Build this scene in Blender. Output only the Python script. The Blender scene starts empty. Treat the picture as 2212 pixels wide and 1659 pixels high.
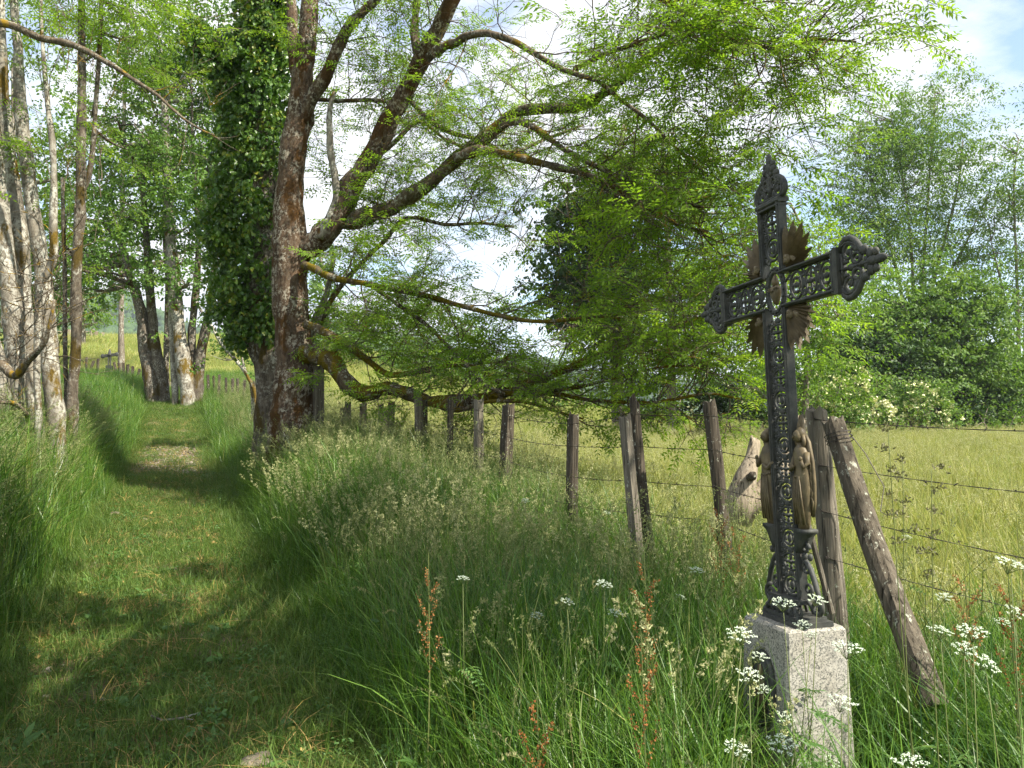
import bpy, math, random
import numpy as np
from mathutils import Vector, Matrix, Euler

# ------------------------------------------------------------------ camera, light, exposure
sc = bpy.context.scene
COL = sc.collection
R = math.radians
EYE, PITCH, FPX = 1.65, R(3.5), 1723.0
cam_d = bpy.data.cameras.new('camera'); cam = bpy.data.objects.new('camera', cam_d); COL.objects.link(cam)
cam_d.sensor_width = 36.0; cam_d.lens = 36.0 * FPX / 2212.0
cam_d.clip_start = 0.05; cam_d.clip_end = 4000
cam.location = (0, 0, EYE); cam.rotation_euler = (R(90) + PITCH, 0, 0)
sc.camera = cam

SUN_H = Vector((0.86, -0.51)).normalized(); SUN_EL = R(47)
sun_dir = Vector((SUN_H.x * math.cos(SUN_EL), SUN_H.y * math.cos(SUN_EL), math.sin(SUN_EL)))
sd = bpy.data.lights.new('sun', 'SUN'); sd.energy = 4.6; sd.angle = R(0.5); sd.color = (1.0, 0.93, 0.80)
so = bpy.data.objects.new('sun', sd); COL.objects.link(so)
so.rotation_euler = sun_dir.to_track_quat('Z', 'Y').to_euler(); so.location = (10, -6, 20)

world = bpy.data.worlds.new('World'); sc.world = world; world.use_nodes = True
wt = world.node_tree; wn, wl = wt.nodes, wt.links
bg = wn['Background']; bg.inputs['Strength'].default_value = 0.1
sky = wn.new('ShaderNodeTexSky'); sky.sky_type = 'NISHITA'; sky.sun_disc = False
sky.sun_elevation = SUN_EL; sky.sun_rotation = math.atan2(SUN_H.x, SUN_H.y)
sky.air_density = 1.0; sky.dust_density = 0.6; sky.ozone_density = 1.5
tc = wn.new('ShaderNodeTexCoord')
def wnoise(scale, detail, rough, off, stretch=(1, 1, 2.2), dist=0.0):
    mp = wn.new('ShaderNodeMapping'); mp.inputs['Scale'].default_value = stretch; mp.inputs['Location'].default_value = off
    n = wn.new('ShaderNodeTexNoise'); n.inputs['Scale'].default_value = scale; n.inputs['Detail'].default_value = detail
    n.inputs['Roughness'].default_value = rough; n.inputs['Distortion'].default_value = dist
    wl.new(tc.outputs['Generated'], mp.inputs['Vector']); wl.new(mp.outputs[0], n.inputs['Vector'])
    return n.outputs['Fac']
def wramp(fac, stops):
    r = wn.new('ShaderNodeValToRGB'); e = r.color_ramp.elements
    while len(e) < len(stops): e.new(0.5)
    for k, (p, c) in enumerate(stops): e[k].position = p; e[k].color = (*c, 1)
    wl.new(fac, r.inputs[0]); return r.outputs[0]
cov = wramp(wnoise(2.6, 8, 0.56, (3.1, 0.4, 1.0), dist=0.3), [(0.40, (0, 0, 0)), (0.53, (1, 1, 1))])
shade = wramp(wnoise(5.0, 7, 0.6, (1.3, 7.2, 2.0)), [(0.30, (3.9, 4.15, 4.55)), (0.68, (5.6, 5.6, 5.65))])
mx = wn.new('ShaderNodeMixRGB'); wl.new(cov, mx.inputs[0]); wl.new(shade, mx.inputs[2])
sk = wn.new('ShaderNodeMixRGB'); sk.blend_type = 'MULTIPLY'; sk.inputs[0].default_value = 1
sk.inputs[2].default_value = (1.25, 1.2, 1.12, 1); wl.new(sky.outputs[0], sk.inputs[1]); wl.new(sk.outputs[0], mx.inputs[1])
wl.new(mx.outputs[0], bg.inputs['Color'])
world.cycles.sampling_method = 'MANUAL'; world.cycles.sample_map_resolution = 512

vs = sc.view_settings; vs.view_transform = 'Standard'; vs.look = 'None'; vs.gamma = 1.0; vs.use_curve_mapping = False
vs.exposure = 1.4
cy = sc.cycles
cy.max_bounces = 6; cy.diffuse_bounces = 4; cy.glossy_bounces = 2; cy.transmission_bounces = 4; cy.transparent_max_bounces = 4
cy.volume_bounces = 0
cy.use_adaptive_sampling = True; cy.adaptive_threshold = 0.015
cy.use_denoising = True; cy.denoiser = 'OPENIMAGEDENOISE'; cy.denoising_prefilter = 'NONE'
cy.caustics_reflective = False; cy.caustics_refractive = False
cy.sample_clamp_indirect = 6.0

# ------------------------------------------------------------------ helpers
rng = np.random.default_rng(7)
random.seed(7)

def ray(px, py):
    cx, cyy = (px - 1106) / FPX, -(py - 829.5) / FPX
    return Vector((cx, math.cos(PITCH) - cyy * math.sin(PITCH), math.sin(PITCH) + cyy * math.cos(PITCH)))
def P(px, py, Y):
    d = ray(px, py); t = Y / d.y
    return Vector((d.x * t, Y, EYE + d.z * t))

GLY, GLZ = [-60, 0, 5, 8, 12, 20, 26, 30, 40, 55, 75, 90, 115, 140, 400, 2500], [0, 0, 0, .22, .5, 1.1, 2.1, 2.95, 4.2, 6.8, 10.4, 12.4, 12.2, 9, -20, -60]
GRY, GRZ = [-60, 0, 5, 10, 20, 45, 60, 100, 200, 400, 2500], [0, 0, 0, .25, .7, 1.95, 2.4, 3.4, 4.5, 4, 0]
def smooth(t): t = np.clip(t, 0, 1); return t * t * (3 - 2 * t)
def path_x(y): return -0.42 * y - 0.25
def H(x, y):
    x = np.asarray(x, float); y = np.asarray(y, float)
    yl = np.clip(y, -60, None)
    gl = (np.interp(yl - 1.2, GLY, GLZ) + np.interp(yl, GLY, GLZ) + np.interp(yl + 1.2, GLY, GLZ)) / 3
    gr = np.interp(yl, GRY, GRZ)
    w = smooth((0.22 - x / (np.abs(y) + 6)) / 0.55)
    h = w * gl + (1 - w) * gr
    dl = (path_x(y) - .85) - x                      # metres left of the path's left edge
    near = smooth((y - 1) / 4) * (1 - smooth((y - 24) / 14))
    h = h + near * 0.95 * smooth(dl / 1.5)
    dr = x - (path_x(y) + 1.1)
    h = h + near * 0.16 * smooth(dr / 1.2) + .34 * smooth((y - 5) / 6) * (1 - smooth((y - 22) / 10)) * smooth(dr / 1.4) * (1 - smooth((dr - 3.0) / 5))
    h = h + 0.03 * np.sin(x * 1.9 + y * 0.7) * np.cos(y * 1.3 - x * .4) + 0.02 * np.sin(x * 4.1) * np.sin(y * 3.7)
    return h
def Hs(x, y): return float(H(x, y))

def mesh_np(name, V, F, mat=None, smooth_sh=True, mats=None, midx=None):
    """F: list of (n,k) index arrays"""
    me = bpy.data.meshes.new(name)
    V = np.asarray(V, np.float32); F = [np.asarray(f, np.int32) for f in F if len(f)]
    me.vertices.add(len(V)); me.vertices.foreach_set('co', V.ravel())
    nl = sum(f.size for f in F); npol = sum(len(f) for f in F)
    me.loops.add(nl); me.polygons.add(npol)
    me.loops.foreach_set('vertex_index', np.concatenate([f.ravel() for f in F]))
    sizes = np.concatenate([np.full(len(f), f.shape[1]) for f in F]).astype(np.int32)
    starts = np.concatenate([[0], np.cumsum(sizes)[:-1]]).astype(np.int32)
    me.polygons.foreach_set('loop_start', starts)
    me.polygons.foreach_set('use_smooth', np.full(npol, smooth_sh))
    if mats:
        for m in mats: me.materials.append(m)
        me.polygons.foreach_set('material_index', np.asarray(midx, np.int32))
    elif mat: me.materials.append(mat)
    me.update(calc_edges=True); me.validate()
    return me

class MB:
    """collects tubes, boxes, balls and polygons; one mesh"""
    def __init__(s): s.V = []; s.Q = []; s.T = []; s.n = 0; s.mq = []; s.mt = []; s.m = 0
    def add(s, V, Q=None, T=None):
        V = np.asarray(V, float).reshape(-1, 3)
        if Q is not None and len(Q): s.Q.append(np.asarray(Q) + s.n); s.mq.append(np.full(len(Q), s.m))
        if T is not None and len(T): s.T.append(np.asarray(T) + s.n); s.mt.append(np.full(len(T), s.m))
        s.V.append(V); s.n += len(V)
    def tube(s, pts, rad, n=6, cap=True, flat=None, closed=False):
        pts = np.asarray([tuple(p) for p in pts], float); K = len(pts)
        rad = np.broadcast_to(np.asarray(rad, float), (K,)) if np.ndim(rad) <= 1 else rad
        if closed: tg = np.roll(pts, -1, 0) - np.roll(pts, 1, 0)
        else: tg = np.gradient(pts, axis=0)
        tg /= np.linalg.norm(tg, axis=1, keepdims=True) + 1e-12
        if flat is not None: ref = np.tile(np.asarray(flat, float), (K, 1)); a = np.cross(tg, ref)
        else:
            a0 = np.cross(tg[0], (0.31, 0.9, 0.3)); a0 /= np.linalg.norm(a0) + 1e-12
            a = np.empty((K, 3)); a[0] = a0
            for k in range(1, K):
                v = a[k - 1] - tg[k] * np.dot(a[k - 1], tg[k]); a[k] = v / (np.linalg.norm(v) + 1e-12)
        a /= np.linalg.norm(a, axis=1, keepdims=True) + 1e-12
        b = np.cross(tg, a)
        th = np.arange(n) / n * 2 * math.pi
        V = pts[:, None] + rad[:, None, None] * (np.cos(th)[None, :, None] * a[:, None] + np.sin(th)[None, :, None] * b[:, None])
        kk = np.arange(K if closed else K - 1)[:, None]; j = np.arange(n)[None]; k2 = (kk + 1) % K
        Q = np.stack([kk * n + j, kk * n + (j + 1) % n, k2 * n + (j + 1) % n, k2 * n + j], -1).reshape(-1, 4)
        T = []
        V = V.reshape(-1, 3)
        if cap and not closed:
            V = np.vstack([V, pts[0], pts[-1]]); c0, c1 = len(V) - 2, len(V) - 1
            T = [(c0, (q + 1) % n, q) for q in range(n)] + [(c1, (K - 1) * n + q, (K - 1) * n + (q + 1) % n) for q in range(n)]
        s.add(V, Q, T)
    def box(s, c, d, M=None):
        v = np.array([(x, y, z) for x in (-.5, .5) for y in (-.5, .5) for z in (-.5, .5)]) * d
        if M is not None: v = v @ np.array(M.to_3x3()).T
        s.add(v + np.array(c), [(0, 1, 3, 2), (4, 6, 7, 5), (0, 4, 5, 1), (2, 3, 7, 6), (0, 2, 6, 4), (1, 5, 7, 3)])
    def bar(s, a, b, w, t, flat=(0, 1, 0), bev=0.25):
        """bar from a to b, width w across flat, thickness t along flat, chamfered"""
        a, b = np.array(a, float), np.array(b, float); f = np.array(flat, float)
        u = b - a; u /= np.linalg.norm(u); e = np.cross(u, f); e /= np.linalg.norm(e)
        c = bev * min(w, t)
        pr = [(-w/2, -t/2 + c), (-w/2 + c, -t/2), (w/2 - c, -t/2), (w/2, -t/2 + c), (w/2, t/2 - c), (w/2 - c, t/2), (-w/2 + c, t/2), (-w/2, t/2 - c)]
        V = [p + e * x + f * y for p in (a, b) for x, y in pr]
        Q = [(k, (k + 1) % 8, 8 + (k + 1) % 8, 8 + k) for k in range(8)]
        V += [a, b]; T = [(16, (k + 1) % 8, k) for k in range(8)] + [(17, 8 + k, 8 + (k + 1) % 8) for k in range(8)]
        s.add(V, Q, T)
    def ball(s, c, r, nu=8, nv=6, M=None):
        r = np.broadcast_to(np.asarray(r, float), (3,)); V = [(0, 0, 1.0)]
        for k in range(1, nv):
            ph = math.pi * k / nv
            for j in range(nu): th = 2 * math.pi * j / nu; V.append((math.sin(ph) * math.cos(th), math.sin(ph) * math.sin(th), math.cos(ph)))
        V.append((0, 0, -1.0)); V = np.array(V) * r
        if M is not None: V = V @ np.array(M.to_3x3()).T
        Q = [(1 + k * nu + j, 1 + (k + 1) * nu + j, 1 + (k + 1) * nu + (j + 1) % nu, 1 + k * nu + (j + 1) % nu) for k in range(nv - 2) for j in range(nu)]
        l = len(V) - 1; b0 = 1 + (nv - 2) * nu
        T = [(0, 1 + j, 1 + (j + 1) % nu) for j in range(nu)] + [(l, b0 + (j + 1) % nu, b0 + j) for j in range(nu)]
        s.add(V + np.array(c), Q, T)
    def loft(s, rings, cap=True):
        """rings: list of (n,3)"""
        n = len(rings[0]); K = len(rings); V = np.concatenate([np.asarray(r, float) for r in rings])
        Q = [(k * n + j, k * n + (j + 1) % n, (k + 1) * n + (j + 1) % n, (k + 1) * n + j) for k in range(K - 1) for j in range(n)]
        T = []
        if cap:
            V = np.vstack([V, np.mean(rings[0], axis=0), np.mean(rings[-1], axis=0)])
            T = [(K * n, (j + 1) % n, j) for j in range(n)] + [(K * n + 1, (K - 1) * n + j, (K - 1) * n + (j + 1) % n) for j in range(n)]
        s.add(V, Q, T)
    def mesh(s, name, mat=None, smooth_sh=True, mats=None):
        V = np.concatenate(s.V); F = []; mi = []
        if s.Q: F.append(np.concatenate(s.Q)); mi.append(np.concatenate(s.mq))
        if s.T: F.append(np.concatenate(s.T)); mi.append(np.concatenate(s.mt))
        return mesh_np(name, V, F, mat, smooth_sh, mats, np.concatenate(mi) if mats else None)
    def build(s, name, mat, parent=None, smooth_sh=True, world=True, mats=None):
        """world=True: geometry was given in world coordinates, moved into the parent's frame"""
        if world and parent is not None:
            off = np.array(parent.location); s.V = [v - off for v in s.V]
        return link(name, s.mesh(name, mat, smooth_sh, mats), parent)

def link(name, data, parent=None):
    o = bpy.data.objects.new(name, data); COL.objects.link(o)
    if parent is not None: o.parent = parent
    return o
def tag(o, label=None, cat=None, group=None, kind=None):
    if label: o['label'] = label
    if cat: o['category'] = cat
    if group: o['group'] = group
    if kind: o['kind'] = kind
    return o
def thing(name, label, cat, loc=(0, 0, 0), group=None):
    o = bpy.data.objects.new(name, None); COL.objects.link(o); o.location = loc; o.empty_display_size = 0.2
    return tag(o, label, cat, group)

# ------------------------------------------------------------------ materials
def mat(name, build):
    m = bpy.data.materials.new(name); m.use_nodes = True; t = m.node_tree; t.nodes.clear()
    out = t.nodes.new('ShaderNodeOutputMaterial'); build(t, out); return m
def N(t, typ, **kw):
    n = t.nodes.new(typ)
    for k, v in kw.items():
        if k in n.inputs: n.inputs[k].default_value = v
        else: setattr(n, k, v)
    return n
def ramp(t, fac, stops, interp='LINEAR'):
    r = t.nodes.new('ShaderNodeValToRGB'); r.color_ramp.interpolation = interp; e = r.color_ramp.elements
    while len(e) < len(stops): e.new(0.5)
    for k, (p, c) in enumerate(stops): e[k].position = p; e[k].color = (*c, 1) if len(c) == 3 else c
    t.links.new(fac, r.inputs[0]); return r.outputs[0]
def noise(t, scale, detail=4, rough=0.55, stretch=None, coord='Object', dist=0.0, off=(0, 0, 0)):
    c = t.nodes.new('ShaderNodeTexCoord'); n = N(t, 'ShaderNodeTexNoise', Scale=scale, Detail=detail, Roughness=rough, Distortion=dist)
    m = t.nodes.new('ShaderNodeMapping'); m.inputs['Scale'].default_value = stretch or (1, 1, 1); m.inputs['Location'].default_value = off
    t.links.new(c.outputs[coord], m.inputs[0]); t.links.new(m.outputs[0], n.inputs['Vector']); return n.outputs['Fac']
def mix(t, f, a, b, mode='MIX'):
    m = t.nodes.new('ShaderNodeMixRGB'); m.blend_type = mode
    for k, v in ((0, f), (1, a), (2, b)):
        if isinstance(v, (float, int)): m.inputs[k].default_value = v
        elif isinstance(v, tuple): m.inputs[k].default_value = (*v, 1)
        else: t.links.new(v, m.inputs[k])
    return m.outputs[0]
def bsdf(t, out, col, rough=0.8, spec=0.3, bump=None, bstr=0.5, bdist=0.01, metal=0.0):
    p = N(t, 'ShaderNodeBsdfPrincipled', Roughness=rough, Metallic=metal); p.inputs['Specular IOR Level'].default_value = spec
    if isinstance(col, tuple): p.inputs['Base Color'].default_value = (*col, 1)
    else: t.links.new(col, p.inputs['Base Color'])
    if bump is not None:
        b = N(t, 'ShaderNodeBump', Strength=bstr, Distance=bdist); t.links.new(bump, b.inputs['Height']); t.links.new(b.outputs[0], p.inputs['Normal'])
    t.links.new(p.outputs[0], out.inputs[0]); return p

def leafmat(name, c1, c2, c3=None, trans=0.42, spec=0.25, rough=0.5, isl=0.5, tcol=(1.25, 1.3, .55)):
    """colour from instance and leaf to leaf; c3 = occasional odd leaf"""
    def f(t, out):
        oi = t.nodes.new('ShaderNodeObjectInfo'); g = t.nodes.new('ShaderNodeNewGeometry')
        m = N(t, 'ShaderNodeMath', operation='MULTIPLY'); m.inputs[1].default_value = isl; t.links.new(g.outputs['Random Per Island'], m.inputs[0])
        m2 = N(t, 'ShaderNodeMath', operation='MULTIPLY'); m2.inputs[1].default_value = 1 - isl; t.links.new(oi.outputs['Random'], m2.inputs[0])
        a = N(t, 'ShaderNodeMath', operation='ADD'); t.links.new(m.outputs[0], a.inputs[0]); t.links.new(m2.outputs[0], a.inputs[1])
        st = [(0.15, c1), (0.75, c2)] + ([(0.97, c3)] if c3 else [])
        col = ramp(t, a.outputs[0], st)
        p = N(t, 'ShaderNodeBsdfPrincipled', Roughness=rough); p.inputs['Specular IOR Level'].default_value = spec
        t.links.new(col, p.inputs['Base Color'])
        tr = t.nodes.new('ShaderNodeBsdfTranslucent'); tcn = mix(t, 1.0, col, tcol, 'MULTIPLY'); t.links.new(tcn, tr.inputs[0])
        ms = t.nodes.new('ShaderNodeMixShader'); ms.inputs[0].default_value = trans
        t.links.new(p.outputs[0], ms.inputs[1]); t.links.new(tr.outputs[0], ms.inputs[2]); t.links.new(ms.outputs[0], out.inputs[0])
    return mat(name, f)

def bark(name, base1, base2, lichen, moss, mossamt=0.5, lichamt=0.5, vs_=1.0, bd=0.02):
    def f(t, out):
        b = ramp(t, noise(t, 9 * vs_, 6, 0.65, (1, 1, 0.35)), [(0.35, base1), (0.65, base2)])
        lf = ramp(t, noise(t, 13 * vs_, 7, 0.7, (1, 1, 0.8), off=(3, 1, 7)), [(0.62 - 0.2 * lichamt, (0, 0, 0)), (0.67 - 0.2 * lichamt, (1, 1, 1))])
        lb = ramp(t, noise(t, 2.2 * vs_, 3, 0.5, off=(9, 2, 1)), [(0.42, (0.1,) * 3), (0.6, (1, 1, 1))])
        lf = mix(t, 1.0, lf, lb, 'MULTIPLY')
        c = mix(t, lf, b, lichen)
        mf = ramp(t, noise(t, 1.7 * vs_, 6, 0.62, (1, 1, 0.5), off=(5, 5, 2)), [(0.64 - 0.22 * mossamt, (0, 0, 0)), (0.70 - 0.22 * mossamt, (1, 1, 1))])
        mc = ramp(t, noise(t, 40, 3), [(0.3, tuple(x * 0.55 for x in moss)), (0.7, moss)])
        c = mix(t, mf, c, mc)
        h = mix(t, 0.5, noise(t, 28 * vs_, 6, 0.7, (1, 1, 0.3)), noise(t, 8 * vs_, 5, 0.6, (1, 1, 0.4)))
        bsdf(t, out, c, 0.92, 0.1, h, 1.0, bd)
    return mat(name, f)

M = {}
M['bark_ash'] = bark('ash_bark', (.036, .024, .016), (.125, .085, .055), (.33, .30, .24), (.080, .043, .016), 0.50, 0.60, 1.7)
M['bark_limb'] = bark('limb_bark', (.05, .037, .025), (.15, .115, .08), (.36, .36, .31), (.15, .105, .015), 0.42, 0.5, 1.6, .012)
M['bark_mossy'] = bark('mossy_limb_bark', (.05, .035, .022), (.13, .10, .06), (.34, .34, .28), (.16, .12, .012), 0.85, 0.5, 2.0, .014)
M['twig'] = bark('twig_bark', (.05, .036, .024), (.14, .11, .075), (.28, .27, .22), (.30, .19, .02), 0.38, 0.5, 3.0, .003)
M['bark_pale'] = bark('pale_bark', (.085, .072, .055), (.25, .225, .18), (.43, .42, .36), (.15, .10, .02), 0.42, 0.75, 1.7, .016)
M['bark_grey'] = bark('grey_bark', (.045, .036, .027), (.15, .125, .095), (.32, .31, .26), (.09, .065, .02), 0.40, 0.55, 1.8, .018)
M['bark_far'] = bark('far_bark', (.09, .075, .055), (.22, .19, .15), (.34, .33, .29), (.09, .07, .02), 0.3, 0.5, .8, .02)
M['leaf_ash'] = leafmat('ash_leaf', (.110, .205, .026), (.240, .370, .040), (.32, .40, .05), 0.58)
M['leaf_maple'] = leafmat('maple_leaf', (.060, .130, .025), (.125, .225, .038), (.17, .22, .04), 0.4)
M['leaf_ivy'] = leafmat('ivy_leaf', (.040, .105, .020), (.120, .220, .032), (.26, .27, .04), 0.36, 0.5, 0.35)
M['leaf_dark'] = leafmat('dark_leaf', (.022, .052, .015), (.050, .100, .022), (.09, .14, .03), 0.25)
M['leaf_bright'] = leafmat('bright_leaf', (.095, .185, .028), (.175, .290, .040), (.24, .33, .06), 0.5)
M['leaf_mid'] = leafmat('mid_leaf', (.065, .135, .028), (.140, .235, .042), (.20, .28, .05), 0.42)
M['leaf_grey'] = leafmat('greygreen_leaf', (.070, .150, .030), (.150, .245, .045), (.22, .29, .07), 0.42)
M['petal'] = mat('white_petal', lambda t, o: bsdf(t, o, (.50, .57, .44), .7, .2))
M['petal_cream'] = mat('cream_blossom', lambda t, o: bsdf(t, o, (.72, .72, .42), .7, .2))
G_T = (1.15, 1.2, .6)
M['g_tall'] = leafmat('tall_grass', (.038, .110, .018), (.150, .270, .038), (.38, .35, .12), 0.36, 0.45, .38, .75, G_T)
M['g_short'] = leafmat('short_grass', (.065, .130, .028), (.140, .215, .042), (.29, .26, .10), 0.38, 0.25, .5, .6, G_T)
M['g_field'] = leafmat('meadow_grass', (.22, .250, .070), (.43, .41, .155), (.60, .54, .32), 0.4, 0.2, .55, .55, G_T)
M['g_fieldg'] = leafmat('meadow_grass_green', (.16, .225, .060), (.30, .340, .105), (.50, .46, .24), 0.4, 0.2, .55, .55, G_T)
M['g_head'] = leafmat('grass_panicle', (.16, .20, .075), (.32, .34, .15), (.45, .38, .22), 0.35, 0.1, .7, .5, (1.1, 1.1, .8))
M['g_headpale'] = leafmat('pale_grass_head', (.30, .32, .14), (.50, .50, .27), (.60, .56, .34), 0.35, 0.1, .7, .5, (1.1, 1.1, .8))
M['g_stem'] = leafmat('grass_stem', (.090, .135, .040), (.20, .23, .08), (.32, .28, .13), 0.3, 0.3, .5, .6, G_T)
M['weed'] = leafmat('weed_leaf', (.055, .125, .032), (.10, .200, .048), (.16, .25, .06), 0.35, 0.3, .45, .6)
M['dock'] = leafmat('rusty_seed', (.22, .085, .028), (.38, .17, .06), (.42, .26, .12), 0.25, 0.1, .7, .6, (1, 1, 1))
M['dry'] = leafmat('dry_leaf', (.22, .14, .06), (.45, .32, .12), (.60, .45, .10), 0.2, 0.1, .7, .6, (1, 1, 1))

def iron(t, out):
    c = ramp(t, noise(t, 30, 6, .7), [(.35, (.034, .036, .034)), (.60, (.070, .072, .064)), (.76, (.115, .095, .068))])
    d = ramp(t, noise(t, 6, 4, .6, off=(4, 4, 4)), [(.45, (0, 0, 0)), (.7, (.35,) * 3)])
    c = mix(t, d, c, (.07, .062, .045))
    bsdf(t, out, c, .6, .3, noise(t, 160, 4, .7), .35, .002)
M['iron'] = mat('weathered_cast_iron', iron)
def bronze(t, out):
    c = ramp(t, noise(t, 22, 6, .7), [(.3, (.070, .054, .029)), (.6, (.155, .118, .062)), (.8, (.22, .18, .11))])
    bsdf(t, out, c, .55, .4, noise(t, 120, 4, .7), .4, .002)
M['bronze'] = mat('dull_gilt_iron', bronze)
def granite(t, out):
    v = N(t, 'ShaderNodeTexVoronoi', Scale=190); c0 = t.nodes.new('ShaderNodeTexCoord'); t.links.new(c0.outputs['Object'], v.inputs['Vector'])
    s = ramp(t, v.outputs['Color'], [(.15, (.12, .12, .11)), (.42, (.32, .31, .28)), (.75, (.47, .45, .40))])
    w = ramp(t, noise(t, 5, 5, .6), [(.35, (.72, .70, .66)), (.7, (1, 1, 1))])
    c = mix(t, 1.0, s, w, 'MULTIPLY')
    lf = ramp(t, noise(t, 14, 6, .7, off=(2, 8, 1)), [(.60, (0, 0, 0)), (.66, (.8,) * 3)])
    c = mix(t, lf, c, (.30, .31, .24))
    bsdf(t, out, c, .85, .25, noise(t, 120, 5, .7), .5, .003)
M['granite'] = mat('rough_granite', granite)
def wood(name, a, b, lich=.4):
    def f(t, out):
        c = ramp(t, noise(t, 26, 6, .7, (1, 1, .06), dist=.4), [(.3, a), (.68, b)])
        k = ramp(t, noise(t, 55, 3, .6, (1, 1, .045), dist=.6, off=(2, 2, 2)), [(.34, (.22,) * 3), (.44, (1, 1, 1))])
        c = mix(t, 1.0, c, k, 'MULTIPLY')
        lf = ramp(t, noise(t, 30, 6, .75, (1, 1, .7), off=(7, 1, 1)), [(.66 - .15 * lich, (0, 0, 0)), (.70 - .15 * lich, (.85,) * 3)])
        c = mix(t, lf, c, (.40, .41, .33))
        h = mix(t, .6, noise(t, 55, 3, .6, (1, 1, .045), dist=.6, off=(2, 2, 2)), noise(t, 26, 6, .7, (1, 1, .06), dist=.4))
        bsdf(t, out, c, .9, .12, h, 1.0, .014)
    return mat(name, f)
M['wood_dark'] = wood('weathered_dark_wood', (.030, .025, .019), (.10, .083, .062), .38)
M['wood_grey'] = wood('weathered_grey_wood', (.065, .056, .043), (.21, .185, .145), .38)
M['wood_pale'] = wood('bleached_wood', (.13, .105, .075), (.37, .31, .23), .2)
M['wire'] = mat('rusty_wire', lambda t, o: bsdf(t, o, (.045, .038, .032), .6, .4, metal=.3))

def groundm(t, out):
    c = ramp(t, noise(t, .35, 6, .6), [(.3, (.060, .085, .022)), (.55, (.10, .125, .032)), (.75, (.15, .15, .045))])
    k = ramp(t, noise(t, 14, 5, .7), [(.35, (.55, .5, .45)), (.65, (1.1, 1.1, 1))])
    c = mix(t, 1., c, k, 'MULTIPLY')
    sep = N(t, 'ShaderNodeSeparateXYZ'); cc = t.nodes.new('ShaderNodeTexCoord'); t.links.new(cc.outputs['Object'], sep.inputs[0])
    mr = N(t, 'ShaderNodeMapRange'); mr.inputs['From Min'].default_value = 14; mr.inputs['From Max'].default_value = 40; t.links.new(sep.outputs['Y'], mr.inputs['Value'])
    fld = ramp(t, noise(t, .12, 6, .65, off=(3, 3, 3)), [(.3, (.20, .24, .065)), (.5, (.33, .33, .11)), (.72, (.44, .40, .19))])
    k2 = ramp(t, noise(t, 3, 6, .75), [(.35, (.7, .72, .7)), (.65, (1.15, 1.12, 1.1))])
    fld = mix(t, 1., fld, k2, 'MULTIPLY')
    c = mix(t, mr.outputs[0], c, fld)
    bsdf(t, out, c, .95, .05, noise(t, 9, 6, .7), .8, .06)
M['ground'] = mat('meadow_soil', groundm)
def pathm(t, out):
    c = ramp(t, noise(t, 5, 7, .7), [(.30, (.11, .085, .050)), (.5, (.19, .155, .09)), (.68, (.27, .215, .14))])
    g = ramp(t, noise(t, 1.4, 5, .65, off=(2, 1, 4)), [(.42, (0, 0, 0)), (.55, (1, 1, 1))])
    c = mix(t, g, c, (.075, .105, .03))
    bsdf(t, out, c, .95, .08, noise(t, 35, 6, .75), 1., .03)
M['path'] = mat('trodden_path', pathm)
def stonem(t, out):
    oi = t.nodes.new('ShaderNodeObjectInfo')
    c = ramp(t, oi.outputs['Random'], [(0, (.12, .095, .065)), (.5, (.24, .20, .15)), (1, (.36, .32, .27))])
    k = ramp(t, noise(t, 20, 5, .7), [(.3, (.7,) * 3), (.7, (1.1,) * 3)])
    bsdf(t, out, mix(t, 1., c, k, 'MULTIPLY'), .9, .15, noise(t, 40, 4, .7), .5, .01)
M['stone'] = mat('path_stone', stonem)
def hillm(t, out):
    c = ramp(t, noise(t, .012, 5, .6), [(.35, (.035, .062, .030)), (.65, (.07, .11, .04))])
    bsdf(t, out, c, .95, .05)
M['hill'] = mat('wooded_hill', hillm)

# ------------------------------------------------------------------ scatter (geometry-node instances of meshes)
_ng = {}
def scatter_group(key, protos):
    if key in _ng: return _ng[key]
    ng = bpy.data.node_groups.new(key, 'GeometryNodeTree')
    ng.interface.new_socket('Geometry', in_out='INPUT', socket_type='NodeSocketGeometry')
    ng.interface.new_socket('Geometry', in_out='OUTPUT', socket_type='NodeSocketGeometry')
    n, l = ng.nodes, ng.links
    i, o, j, ip = n.new('NodeGroupInput'), n.new('NodeGroupOutput'), n.new('GeometryNodeJoinGeometry'), n.new('GeometryNodeInstanceOnPoints')
    for me in protos:
        q = n.new('GeometryNodeObjectInfo'); q.inputs['Object'].default_value = bpy.data.objects.new(me.name, me)
        q.inputs['As Instance'].default_value = False
        g = n.new('GeometryNodeGeometryToInstance'); l.new(q.outputs['Geometry'], g.inputs[0]); l.new(g.outputs[0], j.inputs[0])
    l.new(i.outputs[0], ip.inputs['Points']); l.new(j.outputs[0], ip.inputs['Instance']); ip.inputs['Pick Instance'].default_value = True
    for nm, ty, s in (('idx', 'INT', 'Instance Index'), ('rot', 'FLOAT_VECTOR', 'Rotation'), ('scl', 'FLOAT', 'Scale')):
        q = n.new('GeometryNodeInputNamedAttribute'); q.data_type = ty; q.inputs[0].default_value = nm; l.new(q.outputs[0], ip.inputs[s])
    l.new(ip.outputs[0], o.inputs[0]); _ng[key] = ng; return ng
PROTO = {}
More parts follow.
